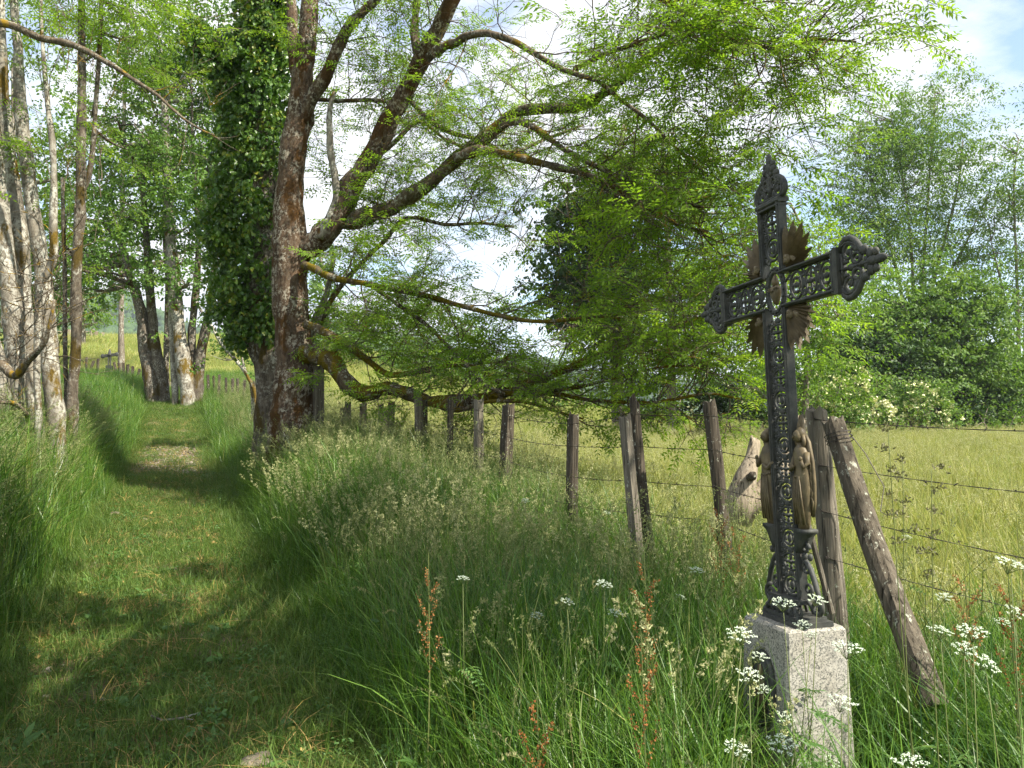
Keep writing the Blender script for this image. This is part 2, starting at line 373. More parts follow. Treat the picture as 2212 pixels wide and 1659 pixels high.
def scatter(name, key, pts, rot, scl, parent=None, kind='stuff', idx=None):
    pts = np.asarray(pts, np.float32)
    if parent is not None: pts = pts - np.array(parent.location, np.float32)
    n = len(pts); me = bpy.data.meshes.new(name); me.vertices.add(n); me.vertices.foreach_set('co', pts.ravel())
    if idx is None: idx = rng.integers(0, len(PROTO[key]), n)
    me.attributes.new('idx', 'INT', 'POINT').data.foreach_set('value', np.asarray(idx, np.int32))
    me.attributes.new('rot', 'FLOAT_VECTOR', 'POINT').data.foreach_set('vector', np.asarray(rot, np.float32).ravel())
    me.attributes.new('scl', 'FLOAT', 'POINT').data.foreach_set('value', np.asarray(scl, np.float32))
    for m in PROTO[key][0].materials: me.materials.append(m)
    o = link(name, me, parent)
    md = o.modifiers.new('scatter', 'NODES'); md.node_group = scatter_group(key, PROTO[key])
    if kind: o['kind'] = kind
    return o

def rotm(e): return np.array(Euler(e).to_matrix())
# --- leaf sprays
def leaflet(L, W, fold=.25, curl=.15):
    """lance-shaped leaf along +X, 6 points"""
    V = np.array([(0, 0, 0), (.3 * L, -W * .5, fold * W * .5), (.68 * L, -W * .36, fold * W * .4 - curl * L * .25), (L, 0, -curl * L * .6), (.68 * L, W * .36, fold * W * .4 - curl * L * .25), (.3 * L, W * .5, fold * W * .5), (.5 * L, 0, -curl * L * .08)])
    Q = [(0, 1, 6), (1, 2, 6), (2, 3, 6), (3, 4, 6), (4, 5, 6), (5, 0, 6)]
    return V, Q
def leaflet4(L, W, fold=.3, curl=.2):
    V = np.array([(0, 0, 0), (.42 * L, -W * .5, fold * W * .5), (L, 0, -curl * L * .5), (.42 * L, W * .5, fold * W * .5)])
    return V, [(0, 1, 2), (0, 2, 3)]
def ash_spray(seed, simple=False):
    r = np.random.default_rng(seed); m = MB(); nleaf = 6
    m.m = 1; m.tube([(0, 0, 0), (.10, .01, .01), (.20, 0, .0), (.27, .0, -.02)], [.004, .0035, .003, .002], 3)
    for k in range(nleaf):
        u = (k + .6) / nleaf; base = np.array([.27 * u, 0, -.02 * u * u]); side = 1 if k % 2 else -1
        yaw = side * (1.0 - .75 * u + r.normal(0, .18)); 
        if k == nleaf - 1: yaw = r.normal(0, .25)
        pit = r.uniform(-.25, .35); L = r.uniform(.20, .29)
        Rm = rotm((r.normal(0, .35), pit, yaw))
        droop = r.uniform(.05, .32)
        def rp(s): return np.array([s * L, 0, -droop * s * s * L])
        m.m = 1; m.tube([base + Rm @ rp(s) for s in (0, .5, 1.0)], [.0016, .0013, .0008], 3, cap=False)
        m.m = 0
        nl = 5
        for q in range(nl):
            s = .28 + .70 * q / (nl - 1)
            for sd in ((-1, 1) if q < nl - 1 else (0,)):
                Ll = r.uniform(.055, .078) * (1 - .25 * abs(s - .6)); Wl = Ll * r.uniform(.30, .40)
                V, T = leaflet4(Ll, Wl)
                ya = sd * r.uniform(.85, 1.15)
                Rl = rotm((r.normal(0, .3), r.uniform(-.15, .3) + droop * s, ya))
                V = (Rl @ V.T).T + rp(s); V = (Rm @ V.T).T + base
                m.add(V, None, T)
    return m
def broad_spray(seed, n=16, L=.075, W=.055, droop=.7, spread=.2, rad=.16):
    r = np.random.default_rng(seed); m = MB(); m.m = 1
    m.tube([(0, 0, 0), (.12, .01, .02), (.24, 0, .01)], [.004, .003, .002], 3); m.m = 0
    for k in range(n):
        u = (k + .5) / n; b = np.array([.26 * u, 0, .01]) + r.normal(0, .035, 3)
        V, T = leaflet(L * r.uniform(.7, 1.15), W * r.uniform(.75, 1.15))
        yaw = (k * 2.4) + r.normal(0, .4); Rl = rotm((r.normal(0, .5), r.uniform(.1, droop * 1.6), yaw))
        d = rotm((0, 0, yaw)) @ np.array([r.uniform(.02, rad * .6), 0, r.normal(0, .03)])
        m.add((Rl @ V.T).T + b + d, None, T)
    return m
PROTO['ash'] = [ash_spray(s).mesh('ash_spray', mats=[M['leaf_ash'], M['twig']], smooth_sh=False) for s in range(5)]
def broadset(key, leafm, n=16, L=.075, W=.055, droop=.7, rad=.16, k=3, s0=0):
    PROTO[key] = [broad_spray(s0 + s, n, L, W, droop, .2, rad).mesh(key + '_spray', mats=[leafm, M['twig']], smooth_sh=False) for s in range(k)]
broadset('maple', M['leaf_maple'], 18, .085, .065, .7, .2, 4, 10)
broadset('ivy', M['leaf_ivy'], 22, .095, .075, 1.1, .2, 4, 20)
broadset('dark', M['leaf_dark'], 20, .10, .075, .6, .26, 3, 30)
broadset('bright', M['leaf_bright'], 22, .085, .034, .7, .24, 3, 40)
broadset('mid', M['leaf_mid'], 20, .095, .06, .6, .24, 3, 50)
broadset('grey', M['leaf_grey'], 20, .090, .036, .6, .26, 3, 60)
broadset('shrub', M['leaf_mid'], 20, .07, .05, .5, .2, 3, 70)
# blossom heads
def blossom(seed):
    r = np.random.default_rng(seed); m = MB()
    for k in range(9):
        a = r.uniform(0, 6.28); q = r.uniform(0, .06); c = np.array([q * math.cos(a), q * math.sin(a), r.normal(0, .01)])
        V = np.array([(-.013, -.013, 0), (.013, -.013, 0), (.013, .013, 0), (-.013, .013, 0)]) * 1.3; V = (rotm(tuple(r.normal(0, .5, 3))) @ V.T).T + c
        m.add(V, [(0, 1, 2, 3)])
    return m
PROTO['blossom'] = [blossom(s).mesh('blossom', M['petal_cream'], False) for s in range(3)]

# --- grass
def blade(m, r, base, h, w, lean, az, seg=4, twist=0.6, curve=1.8):
    d = np.array([math.cos(az), math.sin(az), 0.]); s = np.array([-math.sin(az), math.cos(az), 0.])
    ta = r.uniform(-twist, twist); s = s * math.cos(ta) + d * math.sin(ta)
    V = []
    for k in range(seg + 1):
        u = k / seg; off = lean * h * u ** curve
        z = h * (u - .35 * lean * u ** 3)
        ww = w * (1 - u ** 1.6) * .5 if k < seg else 0
        c = base + d * off + np.array([0, 0, z])
        if k < seg: V += [c - s * ww, c + s * ww]
        else: V.append(c)
    Q = [(2 * k, 2 * k + 1, 2 * k + 3, 2 * k + 2) for k in range(seg - 1)]
    m.add(V, Q, [(2 * seg - 2, 2 * seg - 1, 2 * seg)])
def clump(seed, n, rad, h, w, lean, seg=4, hv=.35):
    r = np.random.default_rng(seed); m = MB()
    for k in range(n):
        a = r.uniform(0, 6.28); q = rad * math.sqrt(r.uniform()); 
        blade(m, r, np.array([q * math.cos(a), q * math.sin(a), 0]), h * r.uniform(1 - hv, 1 + hv * .6), w * r.uniform(.6, 1.3), abs(r.normal(lean, lean * .6)), r.uniform(0, 6.28), seg)
    return m
def panicle(m, r, top, d, L, kind):
    """seed head along direction d from point top"""
    d = np.array(d, float); d /= np.linalg.norm(d); up = np.array([0, 0, 1.])
    m.m = 1
    if kind == 'open':
        for k in range(21):
            u = r.uniform() ** .8; c = top + d * L * u - up * .05 * u * u; a = r.uniform(0, 6.28); rr = .045 * (1 - u * .8) * r.uniform(.2, 1)
            c = c + np.array([rr * math.cos(a), rr * math.sin(a), -rr * .4 + r.normal(0, .006)])
            V, T = leaflet4(.017, .0068); V = (rotm((r.uniform(0, 3), r.uniform(-1.2, .4), a)) @ V.T).T; m.add(V + c, None, T)
    elif kind == 'clumped':
        for cu, cr in ((.0, .013), (.28, .016), (.45, .014), (.7, .012), (.9, .008)):
            cc = top + d * L * cu + r.normal(0, .009, 3)
            for k in range(10):
                V, T = leaflet4(.016, .008); V = (rotm((r.uniform(0, 3), r.uniform(-1.4, .2), r.uniform(0, 6.28))) @ V.T).T; m.add(V + cc + r.normal(0, cr * .5, 3), None, T)
    else:
        for k in range(30):
            u = k / 30; c = top + d * L * u - up * .06 * u * u; V, T = leaflet4(.014, .0045); V = (rotm((r.uniform(0, 3), -1.0 + r.normal(0, .3), r.uniform(0, 6.28))) @ V.T).T; m.add(V + c + r.normal(0, .003, 3), None, T)
def stems(seed, n, h, kind, lean=.22, rad=.12, L=.16, sw=.0016):
    r = np.random.default_rng(seed); m = MB()
    for k in range(n):
        a = r.uniform(0, 6.28); q = rad * math.sqrt(r.uniform()); b = np.array([q * math.cos(a), q * math.sin(a), 0]); az = r.uniform(0, 6.28); le = abs(r.normal(lean, lean * .5)); hh = h * r.uniform(.75, 1.15)
        dd = np.array([math.cos(az), math.sin(az), 0]); pts = [b + dd * le * hh * u ** 2.2 + np.array([0, 0, hh * (u - .2 * le * u ** 3)]) for u in (0, .3, .55, .75, .9, 1)]
        m.m = 0; m.tube(pts, [sw, sw, sw * .9, sw * .8, sw * .7, sw * .6], 3, cap=False)
        panicle(m, r, pts[-2], pts[-1] - pts[-2] + np.array([0, 0, .02]), L * r.uniform(.7, 1.2), kind)
        m.m = 0; 
        for q2 in range(2):
            u = r.uniform(.15, .5); blade(m, r, b + dd * le * hh * u ** 2.2 + np.array([0, 0, hh * u]), r.uniform(.15, .28), .006, r.uniform(.5, 1.1), r.uniform(0, 6.28), 3)
    return m
PROTO['tall'] = [clump(100 + s, 30, .17, .74, .0078, .48, 5).mesh('tall_clump', M['g_tall'], False) for s in range(6)]
PROTO['wide'] = [clump(120 + s, 12, .10, .62, .012, .55, 5).mesh('wide_clump', M['g_tall'], False) for s in range(3)]
PROTO['bank'] = [clump(130 + s, 40, .22, .55, .007, .45, 4).mesh('bank_clump', M['g_tall'], False) for s in range(4)]
PROTO['short'] = [clump(140 + s, 60, .16, .075, .0042, .75, 3, .6).mesh('short_clump', M['g_short'], False) for s in range(6)]
PROTO['thatch'] = [clump(180 + s, 14, .14, .13, .0045, 2.2, 3, .6).mesh('thatch_clump', M['dry'], False) for s in range(3)]
PROTO['edge'] = [clump(150 + s, 46, .16, .24, .0050, .7, 4, .5).mesh('edge_clump', M['g_short'], False) for s in range(4)]
PROTO['meadow'] = [clump(160 + s, 46, .28, .40, .0075, .45, 3, .4).mesh('meadow_clump', M['g_field'] if s % 2 else M['g_fieldg'], False) for s in range(4)]
PROTO['meadow_far'] = [clump(170 + s, 60, .60, .36, .020, .5, 2, .4).mesh('meadow_far_clump', M['g_field'] if s % 3 else M['g_fieldg'], False) for s in range(4)]
sm = [M['g_stem'], M['g_head']]; sp = [M['g_stem'], M['g_headpale']]
PROTO['stem_open'] = [stems(200 + s, 6, .95, 'open').mesh('open_stems', mats=sm, smooth_sh=False) for s in range(4)]
PROTO['stem_clumped'] = [stems(210 + s, 4, .90, 'clumped', L=.11).mesh('clumped_stems', mats=sp, smooth_sh=False) for s in range(3)]
PROTO['stem_spike'] = [stems(220 + s, 5, .88, 'spike', L=.15, lean=.3).mesh('spike_stems', mats=sm, smooth_sh=False) for s in range(3)]
PROTO['stem_field'] = [stems(230 + s, 7, .55, 'open', L=.12, rad=.25, sw=.0028).mesh('field_stems', mats=[M['g_field'], M['g_headpale']], smooth_sh=False) for s in range(3)]
def weedclump(seed, n, rad, L, W, z0, z1):
    r = np.random.default_rng(seed); m = MB()
    for k in range(n):
        a = r.uniform(0, 6.28); q = rad * math.sqrt(r.uniform()); z = r.uniform(z0, z1); V, T = leaflet(L * r.uniform(.6, 1.2), W * r.uniform(.6, 1.2), .3, .3)
        V = (rotm((r.normal(0, .35), r.uniform(-.6, .5), r.uniform(0, 6.28))) @ V.T).T; m.add(V + (q * math.cos(a), q * math.sin(a), z), None, T)
    return m
PROTO['clover'] = [weedclump(300 + s, 22, .13, .045, .035, .015, .07).mesh('clover_clump', M['weed'], True) for s in range(3)]
PROTO['broadweed'] = [weedclump(310 + s, 9, .07, .13, .055, .01, .05).mesh('plantain_clump', M['weed'], True) for s in range(3)]
PROTO['herb'] = [weedclump(320 + s, 46, .20, .085, .038, .05, .50).mesh('herb_clump', M['weed'], True) for s in range(4)]
def stone(seed):
    r = np.random.default_rng(seed); m = MB(); m.ball((0, 0, 0), (.5, .4, .25), 8, 5); m.V[0] = m.V[0] * (1 + r.normal(0, .14, (len(m.V[0]), 1))); return m
PROTO['stone'] = [stone(400 + s).mesh('stone', M['stone'], False) for s in range(5)]
PROTO['dryleaf'] = [weedclump(330 + s, 5, .12, .05, .03, .003, .02).mesh('dry_leaves', M['dry'], True) for s in range(3)]

# ------------------------------------------------------------------ ground, path, hills
def grid(name, xs, ys, zf, m):
    X, Y = np.meshgrid(xs, ys); V = np.stack([X, Y, zf(X, Y)], -1).reshape(-1, 3); nx, ny = len(xs), len(ys)
    i = np.arange(ny - 1)[:, None] * nx + np.arange(nx - 1)[None]; Q = np.stack([i, i + 1, i + nx + 1, i + nx], -1).reshape(-1, 4)
    return link(name, mesh_np(name, V, [Q], m))
def spaced(a, b, near, n):
    u = np.linspace(0, 1, n) ** 2.2; return a + (b - a) * u
xs = np.unique(np.concatenate([-spaced(20, 1500, 0, 60)[::-1], np.arange(-20, 20, .25), spaced(20, 1500, 0, 60)]))
ys = np.unique(np.concatenate([-spaced(6, 400, 0, 20)[::-1], np.arange(-6, 45, .25), spaced(45, 1500, 0, 90)]))
tag(grid('ground', xs, ys, H, M['ground']), kind='structure')
yy = np.arange(-3, 42, .12); ww = np.linspace(-1.05, 1.05, 19)
PX = path_x(yy)[:, None] + ww[None] * (1 + .08 * np.sin(yy * 1.7))[:, None]; PY = np.repeat(yy[:, None], len(ww), 1)
PZ = H(PX, PY) + .012 + .012 * np.sin(PX * 7) * np.sin(PY * 5)
i = np.arange(len(yy) - 1)[:, None] * len(ww) + np.arange(len(ww) - 1)[None]
tag(link('path', mesh_np('path', np.stack([PX, PY, PZ], -1).reshape(-1, 3), [np.stack([i, i + 1, i + len(ww) + 1, i + len(ww)], -1).reshape(-1, 4)], M['path'])), kind='structure')

def hillz(X, Y):
    a = X / np.maximum(Y, 1); r = np.sqrt(X * X + Y * Y)
    ridge = 96 + 14 * np.sin(a * 9 + 1) + 9 * np.sin(a * 23) + 5 * np.sin(a * 47)
    ridge = ridge * (0.42 + .58 * smooth((0.12 - a) / .35)) + 8 * smooth((a - .2) / .3)
    return -25 + (ridge + 25) * smooth((r - 380) / 420) + 3 * np.sin(X * .05) * np.cos(Y * .043)
hx = np.linspace(-1100, 1100, 150); hy = np.linspace(330, 1100, 60)
tag(grid('hills', hx, hy, hillz, M['hill']), kind='structure')
def fartree(seed, con):
    r = np.random.default_rng(seed); m = MB()
    if con:
        for k in range(5):
            z = 2 + k * 2.6; m.ball((r.normal(0, .2), r.normal(0, .2), z), (2.6 - k * .48, 2.6 - k * .48, 2.2), 7, 4)
    else:
        for k in range(6): m.ball((r.normal(0, 1.8), r.normal(0, 1.8), r.uniform(3.5, 8.5)), r.uniform(2, 3.4), 7, 5)
    return m
M['farw'] = leafmat('far_wood_leaf', (.028, .055, .024), (.062, .105, .034), None, .0, .05, .9, .25)
PROTO['fartree'] = [fartree(500 + s, s % 3 == 0).mesh('far_tree', M['farw'], True) for s in range(6)]
n = 9000; a = rng.uniform(-.72, .72, n); r_ = rng.uniform(420, 820, n); hxp = r_ * np.sin(a); hyp = r_ * np.cos(a)
scatter('hillside_wood', 'fartree', np.stack([hxp, hyp, hillz(hxp, hyp) - 1], -1), np.stack([a * 0, a * 0, rng.uniform(0, 6.28, n)], -1), rng.uniform(.8, 1.5, n))

# ------------------------------------------------------------------ air
hm = bpy.data.materials.new('haze'); hm.use_nodes = True; hm.node_tree.nodes.clear()
ho = hm.node_tree.nodes.new('ShaderNodeOutputMaterial'); hv = hm.node_tree.nodes.new('ShaderNodeVolumePrincipled')
hv.inputs['Color'].default_value = (.80, .88, 1, 1); hv.inputs['Density'].default_value = .0003; hv.inputs['Anisotropy'].default_value = .2
hm.node_tree.links.new(hv.outputs[0], ho.inputs['Volume'])
m = MB(); m.box((0, 560, 40), (3040, 2200, 220)); tag(m.build('haze', hm, None, False), kind='stuff')

# ------------------------------------------------------------------ wayside iron cross on its pedestal
ZC = 3.46
base_c = P(1716, 1340, ZC)
PTOP = base_c.z
CROT = math.atan2(-.971, .2385)
UF = np.array([.2385, -.971, 0])           # arm direction (towards the viewer's right and nearer)
NF = np.array([-.971, -.2385, 0])          # the way the cross faces

cross = thing('iron_cross', 'tall dark openwork cast iron cross with gilt sunbursts and heart, standing on the granite pedestal', 'cross', base_c)
cross.rotation_mode = 'QUATERNION'
cross.rotation_quaternion = (Matrix.Rotation(R(-2.0), 3, 'Y') @ Matrix.Rotation(CROT, 3, 'Z')).to_quaternion()
FL = (0, 1, 0)
def ring(m, cx, cz, rx, rz, r, n=16, k=6, y=0, a0=0, a1=2 * math.pi):
    full = abs(a1 - a0 - 2 * math.pi) < 1e-6; th = np.linspace(a0, a1, n, endpoint=not full)
    m.tube([(cx + rx * math.cos(t), y, cz + rz * math.sin(t)) for t in th], r, k, flat=FL, closed=full, cap=not full)
def spiral(m, cx, cz, r0, r1, turns, a0, r, n=22, y=0, sgn=1):
    th = np.linspace(0, turns * 2 * math.pi, n)
    m.tube([(cx + (r0 + (r1 - r0) * q / th[-1]) * math.cos(a0 + sgn * q), y, cz + (r0 + (r1 - r0) * q / th[-1]) * math.sin(a0 + sgn * q)) for q in th], np.linspace(r, r * .6, n), 6, flat=FL)
def panel_cells(m, along, w, c0, c1, fixed, vertical, cell=.125):
    """openwork between c0 and c1 along the axis, filling width w"""
    n = max(1, int(round((c1 - c0) / cell))); L = (c1 - c0) / n
    def pt(a, b): return (fixed + b, a) if vertical else (a, fixed + b)
    def rg(a, b, ra, rb, r, **k):
        x, z = pt(a, b); ring(m, x, z, *((rb, ra) if vertical else (ra, rb)), r, **k)
    def bl(a, b, ra, rb, ry=.008):
        x, z = pt(a, b); m.ball((x, 0, z), ((rb, ry, ra) if vertical else (ra, ry, rb)), 8, 5)
    for k in range(n):
        c = c0 + (k + .5) * L; hw = w / 2
        if k % 2 == 0:
            rg(c, 0, L * .44, hw * .86, .0062, n=20); rg(c, 0, L * .29, hw * .50, .0042, n=14, y=-.003)
            bl(c, 0, L * .20, hw * .20, .008)
            for s in (-1, 1):
                bl(c + s * L * .26, 0, L * .08, hw * .30, .007); bl(c, s * hw * .45, L * .16, hw * .13, .007)
                for q in (-1, 1): bl(c + s * L * .20, q * hw * .36, L * .06, hw * .16, .006)
        else:
            rg(c, 0, L * .36, hw * .84, .0060, n=18)
            bl(c, 0, L * .09, hw * .22, .013)
            for q in range(4):
                t = q * math.pi / 2 + math.pi / 4 * 0
                da, db = math.cos(t), math.sin(t); x0, z0 = pt(c, 0); x1, z1 = pt(c + da * L * .36, db * hw * .84)
                m.tube([(x0, 0, z0), (x1, 0, z1)], [.0065, .0045], 5)
                bl(c + da * L * .22, db * hw * .5, .010, .010, .006)
            for q in range(4):
                t = q * math.pi / 2 + math.pi / 4; bl(c + math.cos(t) * L * .25, math.sin(t) * hw * .58, .006, .006, .006)
        # junction ornament and corners
        for s in (-1, 1):
            for q in (-1, 1):
                x, z = pt(c + s * L * .46, q * hw * .62)
                ring(m, x, z, .011, .011, .0045, n=9, k=5); bl(c + s * L * .40, q * hw * .93, .011, .006, .006)
        bl(c + L * .5, 0, .015, hw * .36, .007)
    # beaded borders
    nb = int((c1 - c0) / .013)
    for s in (-1, 1):
        for q in range(nb): bl(c0 + (q + .5) * (c1 - c0) / nb, s * (w / 2 - .002), .0045, .0045, .006)

SW = .074; FR = .017      # half width of shaft, frame bar width
XC = 1.417                # height of the crossing
AL, AT = .43, .38         # arm panel length, top panel length
RO = .098                 # half height of crossing block
m = MB()
def frame_bar(a, b):
    m.bar(a, b, FR, .042, FL, .18)
    a2 = np.array(a) + (0, -.023, 0); b2 = np.array(b) + (0, -.023, 0); m.bar(a2, b2, FR * .45, .008, FL, .3)
for s in (-1, 1):
    frame_bar((s * SW, 0, .10), (s * SW, 0, XC - SW - FR / 2)); frame_bar((s * SW, 0, XC + SW + FR / 2), (s * SW, 0, XC + AT))
    for q in (-1, 1): frame_bar((q * (SW - FR / 2), 0, XC + s * SW), (q * AL, 0, XC + s * SW))
frame = m.build('frame', M['iron'], cross, False, world=False)
# moulded bands where the terminals start
m = MB()
m.bar((-SW - .016, 0, XC + AT + .008), (SW + .016, 0, XC + AT + .008), .024, .056, FL); m.bar((-SW - .01, 0, XC + AT - .012), (SW + .01, 0, XC + AT - .012), .012, .05, FL)
m.build('moulding', M['iron'], cross, False, world=False)
for s in (-1, 1):
    m = MB(); m.bar((s * (AL + .008), 0, XC - SW - .016), (s * (AL + .008), 0, XC + SW + .016), .024, .056, FL); m.bar((s * (AL - .012), 0, XC - SW - .01), (s * (AL - .012), 0, XC + SW + .01), .012, .05, FL)
    m.build('moulding', M['iron'], cross, False, world=False)
PW = 2 * SW - FR
for nm, args in (('shaft_panel', (True, PW, .10, XC - .13, 0, True)), ('shaft_panel', (True, PW, XC + .13, XC + AT - .02, 0, True)),
                 ('arm_panel', (False, PW, .105, AL - .02, XC, False)), ('arm_panel', (False, PW, -AL + .02, -.105, XC, False))):
    m = MB(); panel_cells(m, args[0], args[1], args[2], args[3], args[4], args[5], .102 if nm == 'shaft_panel' else .108)
    m.build(nm, M['iron'], cross, True, world=False)
# rosette round the heart
m = MB(); ring(m, 0, XC, .060, .088, .010, 28); ring(m, 0, XC, .074, .104, .0065, 28)
for q in range(20):
    t = q * 2 * math.pi / 20; m.ball((.067 * math.cos(t), -.008, XC + .096 * math.sin(t)), (.006, .006, .006), 6, 4)
for s in (-1, 1):
    for q in (-1, 1): m.tube([(s * .052, 0, XC + q * .072), (s * .068, 0, XC + q * .07)], .006, 5)
    m.tube([(s * .076, 0, XC + .03), (s * .11, 0, XC + .05)], .006, 5); m.tube([(s * .076, 0, XC - .03), (s * .11, 0, XC - .05)], .006, 5)
m.build('oval_ring', M['iron'], cross, True, world=False)
m = MB()
prof = [(0, -.066), (.012, -.052), (.026, -.028), (.036, -.004), (.039, .014), (.034, .028), (.020, .034), (.006, .030), (0, .028)]
for s in (1,):
    prof = [(x * .84, z * .88) for x, z in prof]; outl = prof + [(-x, z) for x, z in prof[-2:0:-1]]
    m.loft([[(x * k, y, z * k - .004) for x, z in outl] for k, y in ((.55, -.020), (.9, -.013), (1, 0), (.9, .010))])
for q in range(9):
    t = q / 8; m.ball((-.038 + .076 * t, -.014 - .012 * math.sin(t * math.pi), .006 + .008 * math.sin(t * 9)), (.006, .004, .004), 6, 4)
m.tube([(0, 0, .024), (0, -.002, .045), (.003, -.002, .062), (0, 0, .080)], [.014, .017, .010, .002], 8); m.tube([(-.012, 0, .03), (-.016, 0, .048), (-.012, 0, .062)], [.006, .006, .001], 5)
for v in range(len(m.V)): m.V[v] = m.V[v] + (0, 0, XC)
m.build('heart', M['bronze'], cross, True, world=False)
# four bursts of rays
for sx in (-1, 1):
    for sz in (-1, 1):
        m = MB(); nr = 15
        for q in range(nr):
            t = .06 + (q / (nr - 1)) * (math.pi / 2 - .12); long_ = .222 + .035 * math.sin(q / (nr - 1) * math.pi) + .030 * ((q * 7) % 3 - 1) * .8
            dx, dz = math.cos(t), math.sin(t); ex, ez = -dz, dx; a0 = (.082, .082)
            hw0, hw1 = .0055, .0096
            L0 = .02; L1 = long_ - .07
            V = []
            for L_, hw, th in ((L0, hw0, .006), (L1 * .80, hw1 * .9, .009), (L1 * .95, hw1 * .5, .004)):
                c = (a0[0] + dx * L_, a0[1] + dz * L_)
                for w_, y_ in ((-hw, .006), (0, -.006 - th), (hw, .006), (0, .008)): V.append((sx * (c[0] + ex * w_), y_, XC + sz * (c[1] + ez * w_)))
            V.append((sx * (a0[0] + dx * (L1 + .012)), 0, XC + sz * (a0[1] + dz * (L1 + .012))))
            Q = [(k * 4 + j, k * 4 + (j + 1) % 4, (k + 1) * 4 + (j + 1) % 4, (k + 1) * 4 + j) for k in range(2) for j in range(4)]
            m.add(V, Q, [(8 + j, 8 + (j + 1) % 4, 12) for j in range(4)])
        # little cherub head with wings in the angle
        c = (.118 * sx, -.014, XC + .118 * sz); m.ball(c, (.018, .014, .021), 9, 7)
        for w_ in (-1, 1):
            for k in range(3): m.ball((c[0] + w_ * (.020 + .009 * k), -.008, c[2] + .006 - .005 * k - abs(w_) * .002), (.016, .006, .009 + .002 * k), 7, 5)
        m.ball((c[0], -.020, c[2] + .009), (.015, .010, .012), 7, 5)
        m.build('ray_burst', M['bronze'], cross, False, world=False)
# terminals
def terminal(M3, L):
    m = MB(); k = L / .25
    half = [(.070, .006), (.098, .010), (.113, .036), (.110, .066), (.094, .094), (.068, .115), (.046, .128), (.036, .150)]
    for s in (-1, 1):
        m.tube([(s * x, 0, z * k) for x, z in half], [.010, .012, .013, .013, .012, .012, .011, .009], 7, flat=FL)
        m.tube([(s * x * .86, -.006, z * k + .001) for x, z in half[1:-1]], .005, 5, flat=FL)
        spiral(m, s * .058, .050 * k, .040, .008, 1.3, math.pi / 2, .0095, sgn=-s); m.ball((s * .058, 0, .050 * k), (.013, .010, .013), 8, 6)
        ring(m, s * .030, .096 * k, .020, .024, .009, 12); m.ball((s * .062, 0, .098 * k), (.016, .010, .014), 8, 6); m.ball((s * .012, 0, .150 * k), (.016, .010, .016), 8, 6); m.ball((s * .030, 0, .096 * k), (.008, .008, .009), 7, 5)
        m.ball((s * .026, 0, .030 * k), (.010, .009, .018), 7, 5); m.ball((s * .088, 0, .030 * k), (.010, .008, .010), 7, 5)
        m.ball((s * .050, 0, .140 * k), (.020, .013, .019), 8, 6); m.ball((s * .030, 0, .172 * k), (.024, .013, .019), 8, 6)
        m.ball((s * .030, 0, .200 * k), (.017, .011, .015), 8, 6); m.ball((s * .070, 0, .078 * k), (.010, .008, .012), 7, 5)
    m.bar((0, 0, 0), (0, 0, .2 * k), .012, .02, FL); m.ball((0, 0, .064 * k), (.016, .014, .024), 8, 6); m.ball((0, 0, .125 * k), (.012, .012, .016), 8, 6)
    m.ball((0, 0, .180 * k), (.022, .014, .032), 8, 6); m.ball((0, 0, .222 * k), (.018, .012, .036), 8, 6)
    m.bar((-.06, 0, .012), (.06, 0, .012), .010, .02, FL)
    R3 = np.array(M3)[:3, :3]; T3 = np.array(M3)[:3, 3]
    m.V = [v @ R3.T + T3 for v in m.V]; return m
terminal(Matrix.Translation((0, 0, XC + AT + .018)), .205).build('finial', M['iron'], cross, True, world=False)
for s in (-1, 1):
    terminal(Matrix.Translation((s * (AL + .018), 0, XC)) @ Matrix.Rotation(s * math.pi / 2, 4, 'Y'), .245).build('finial', M['iron'], cross, True, world=False)
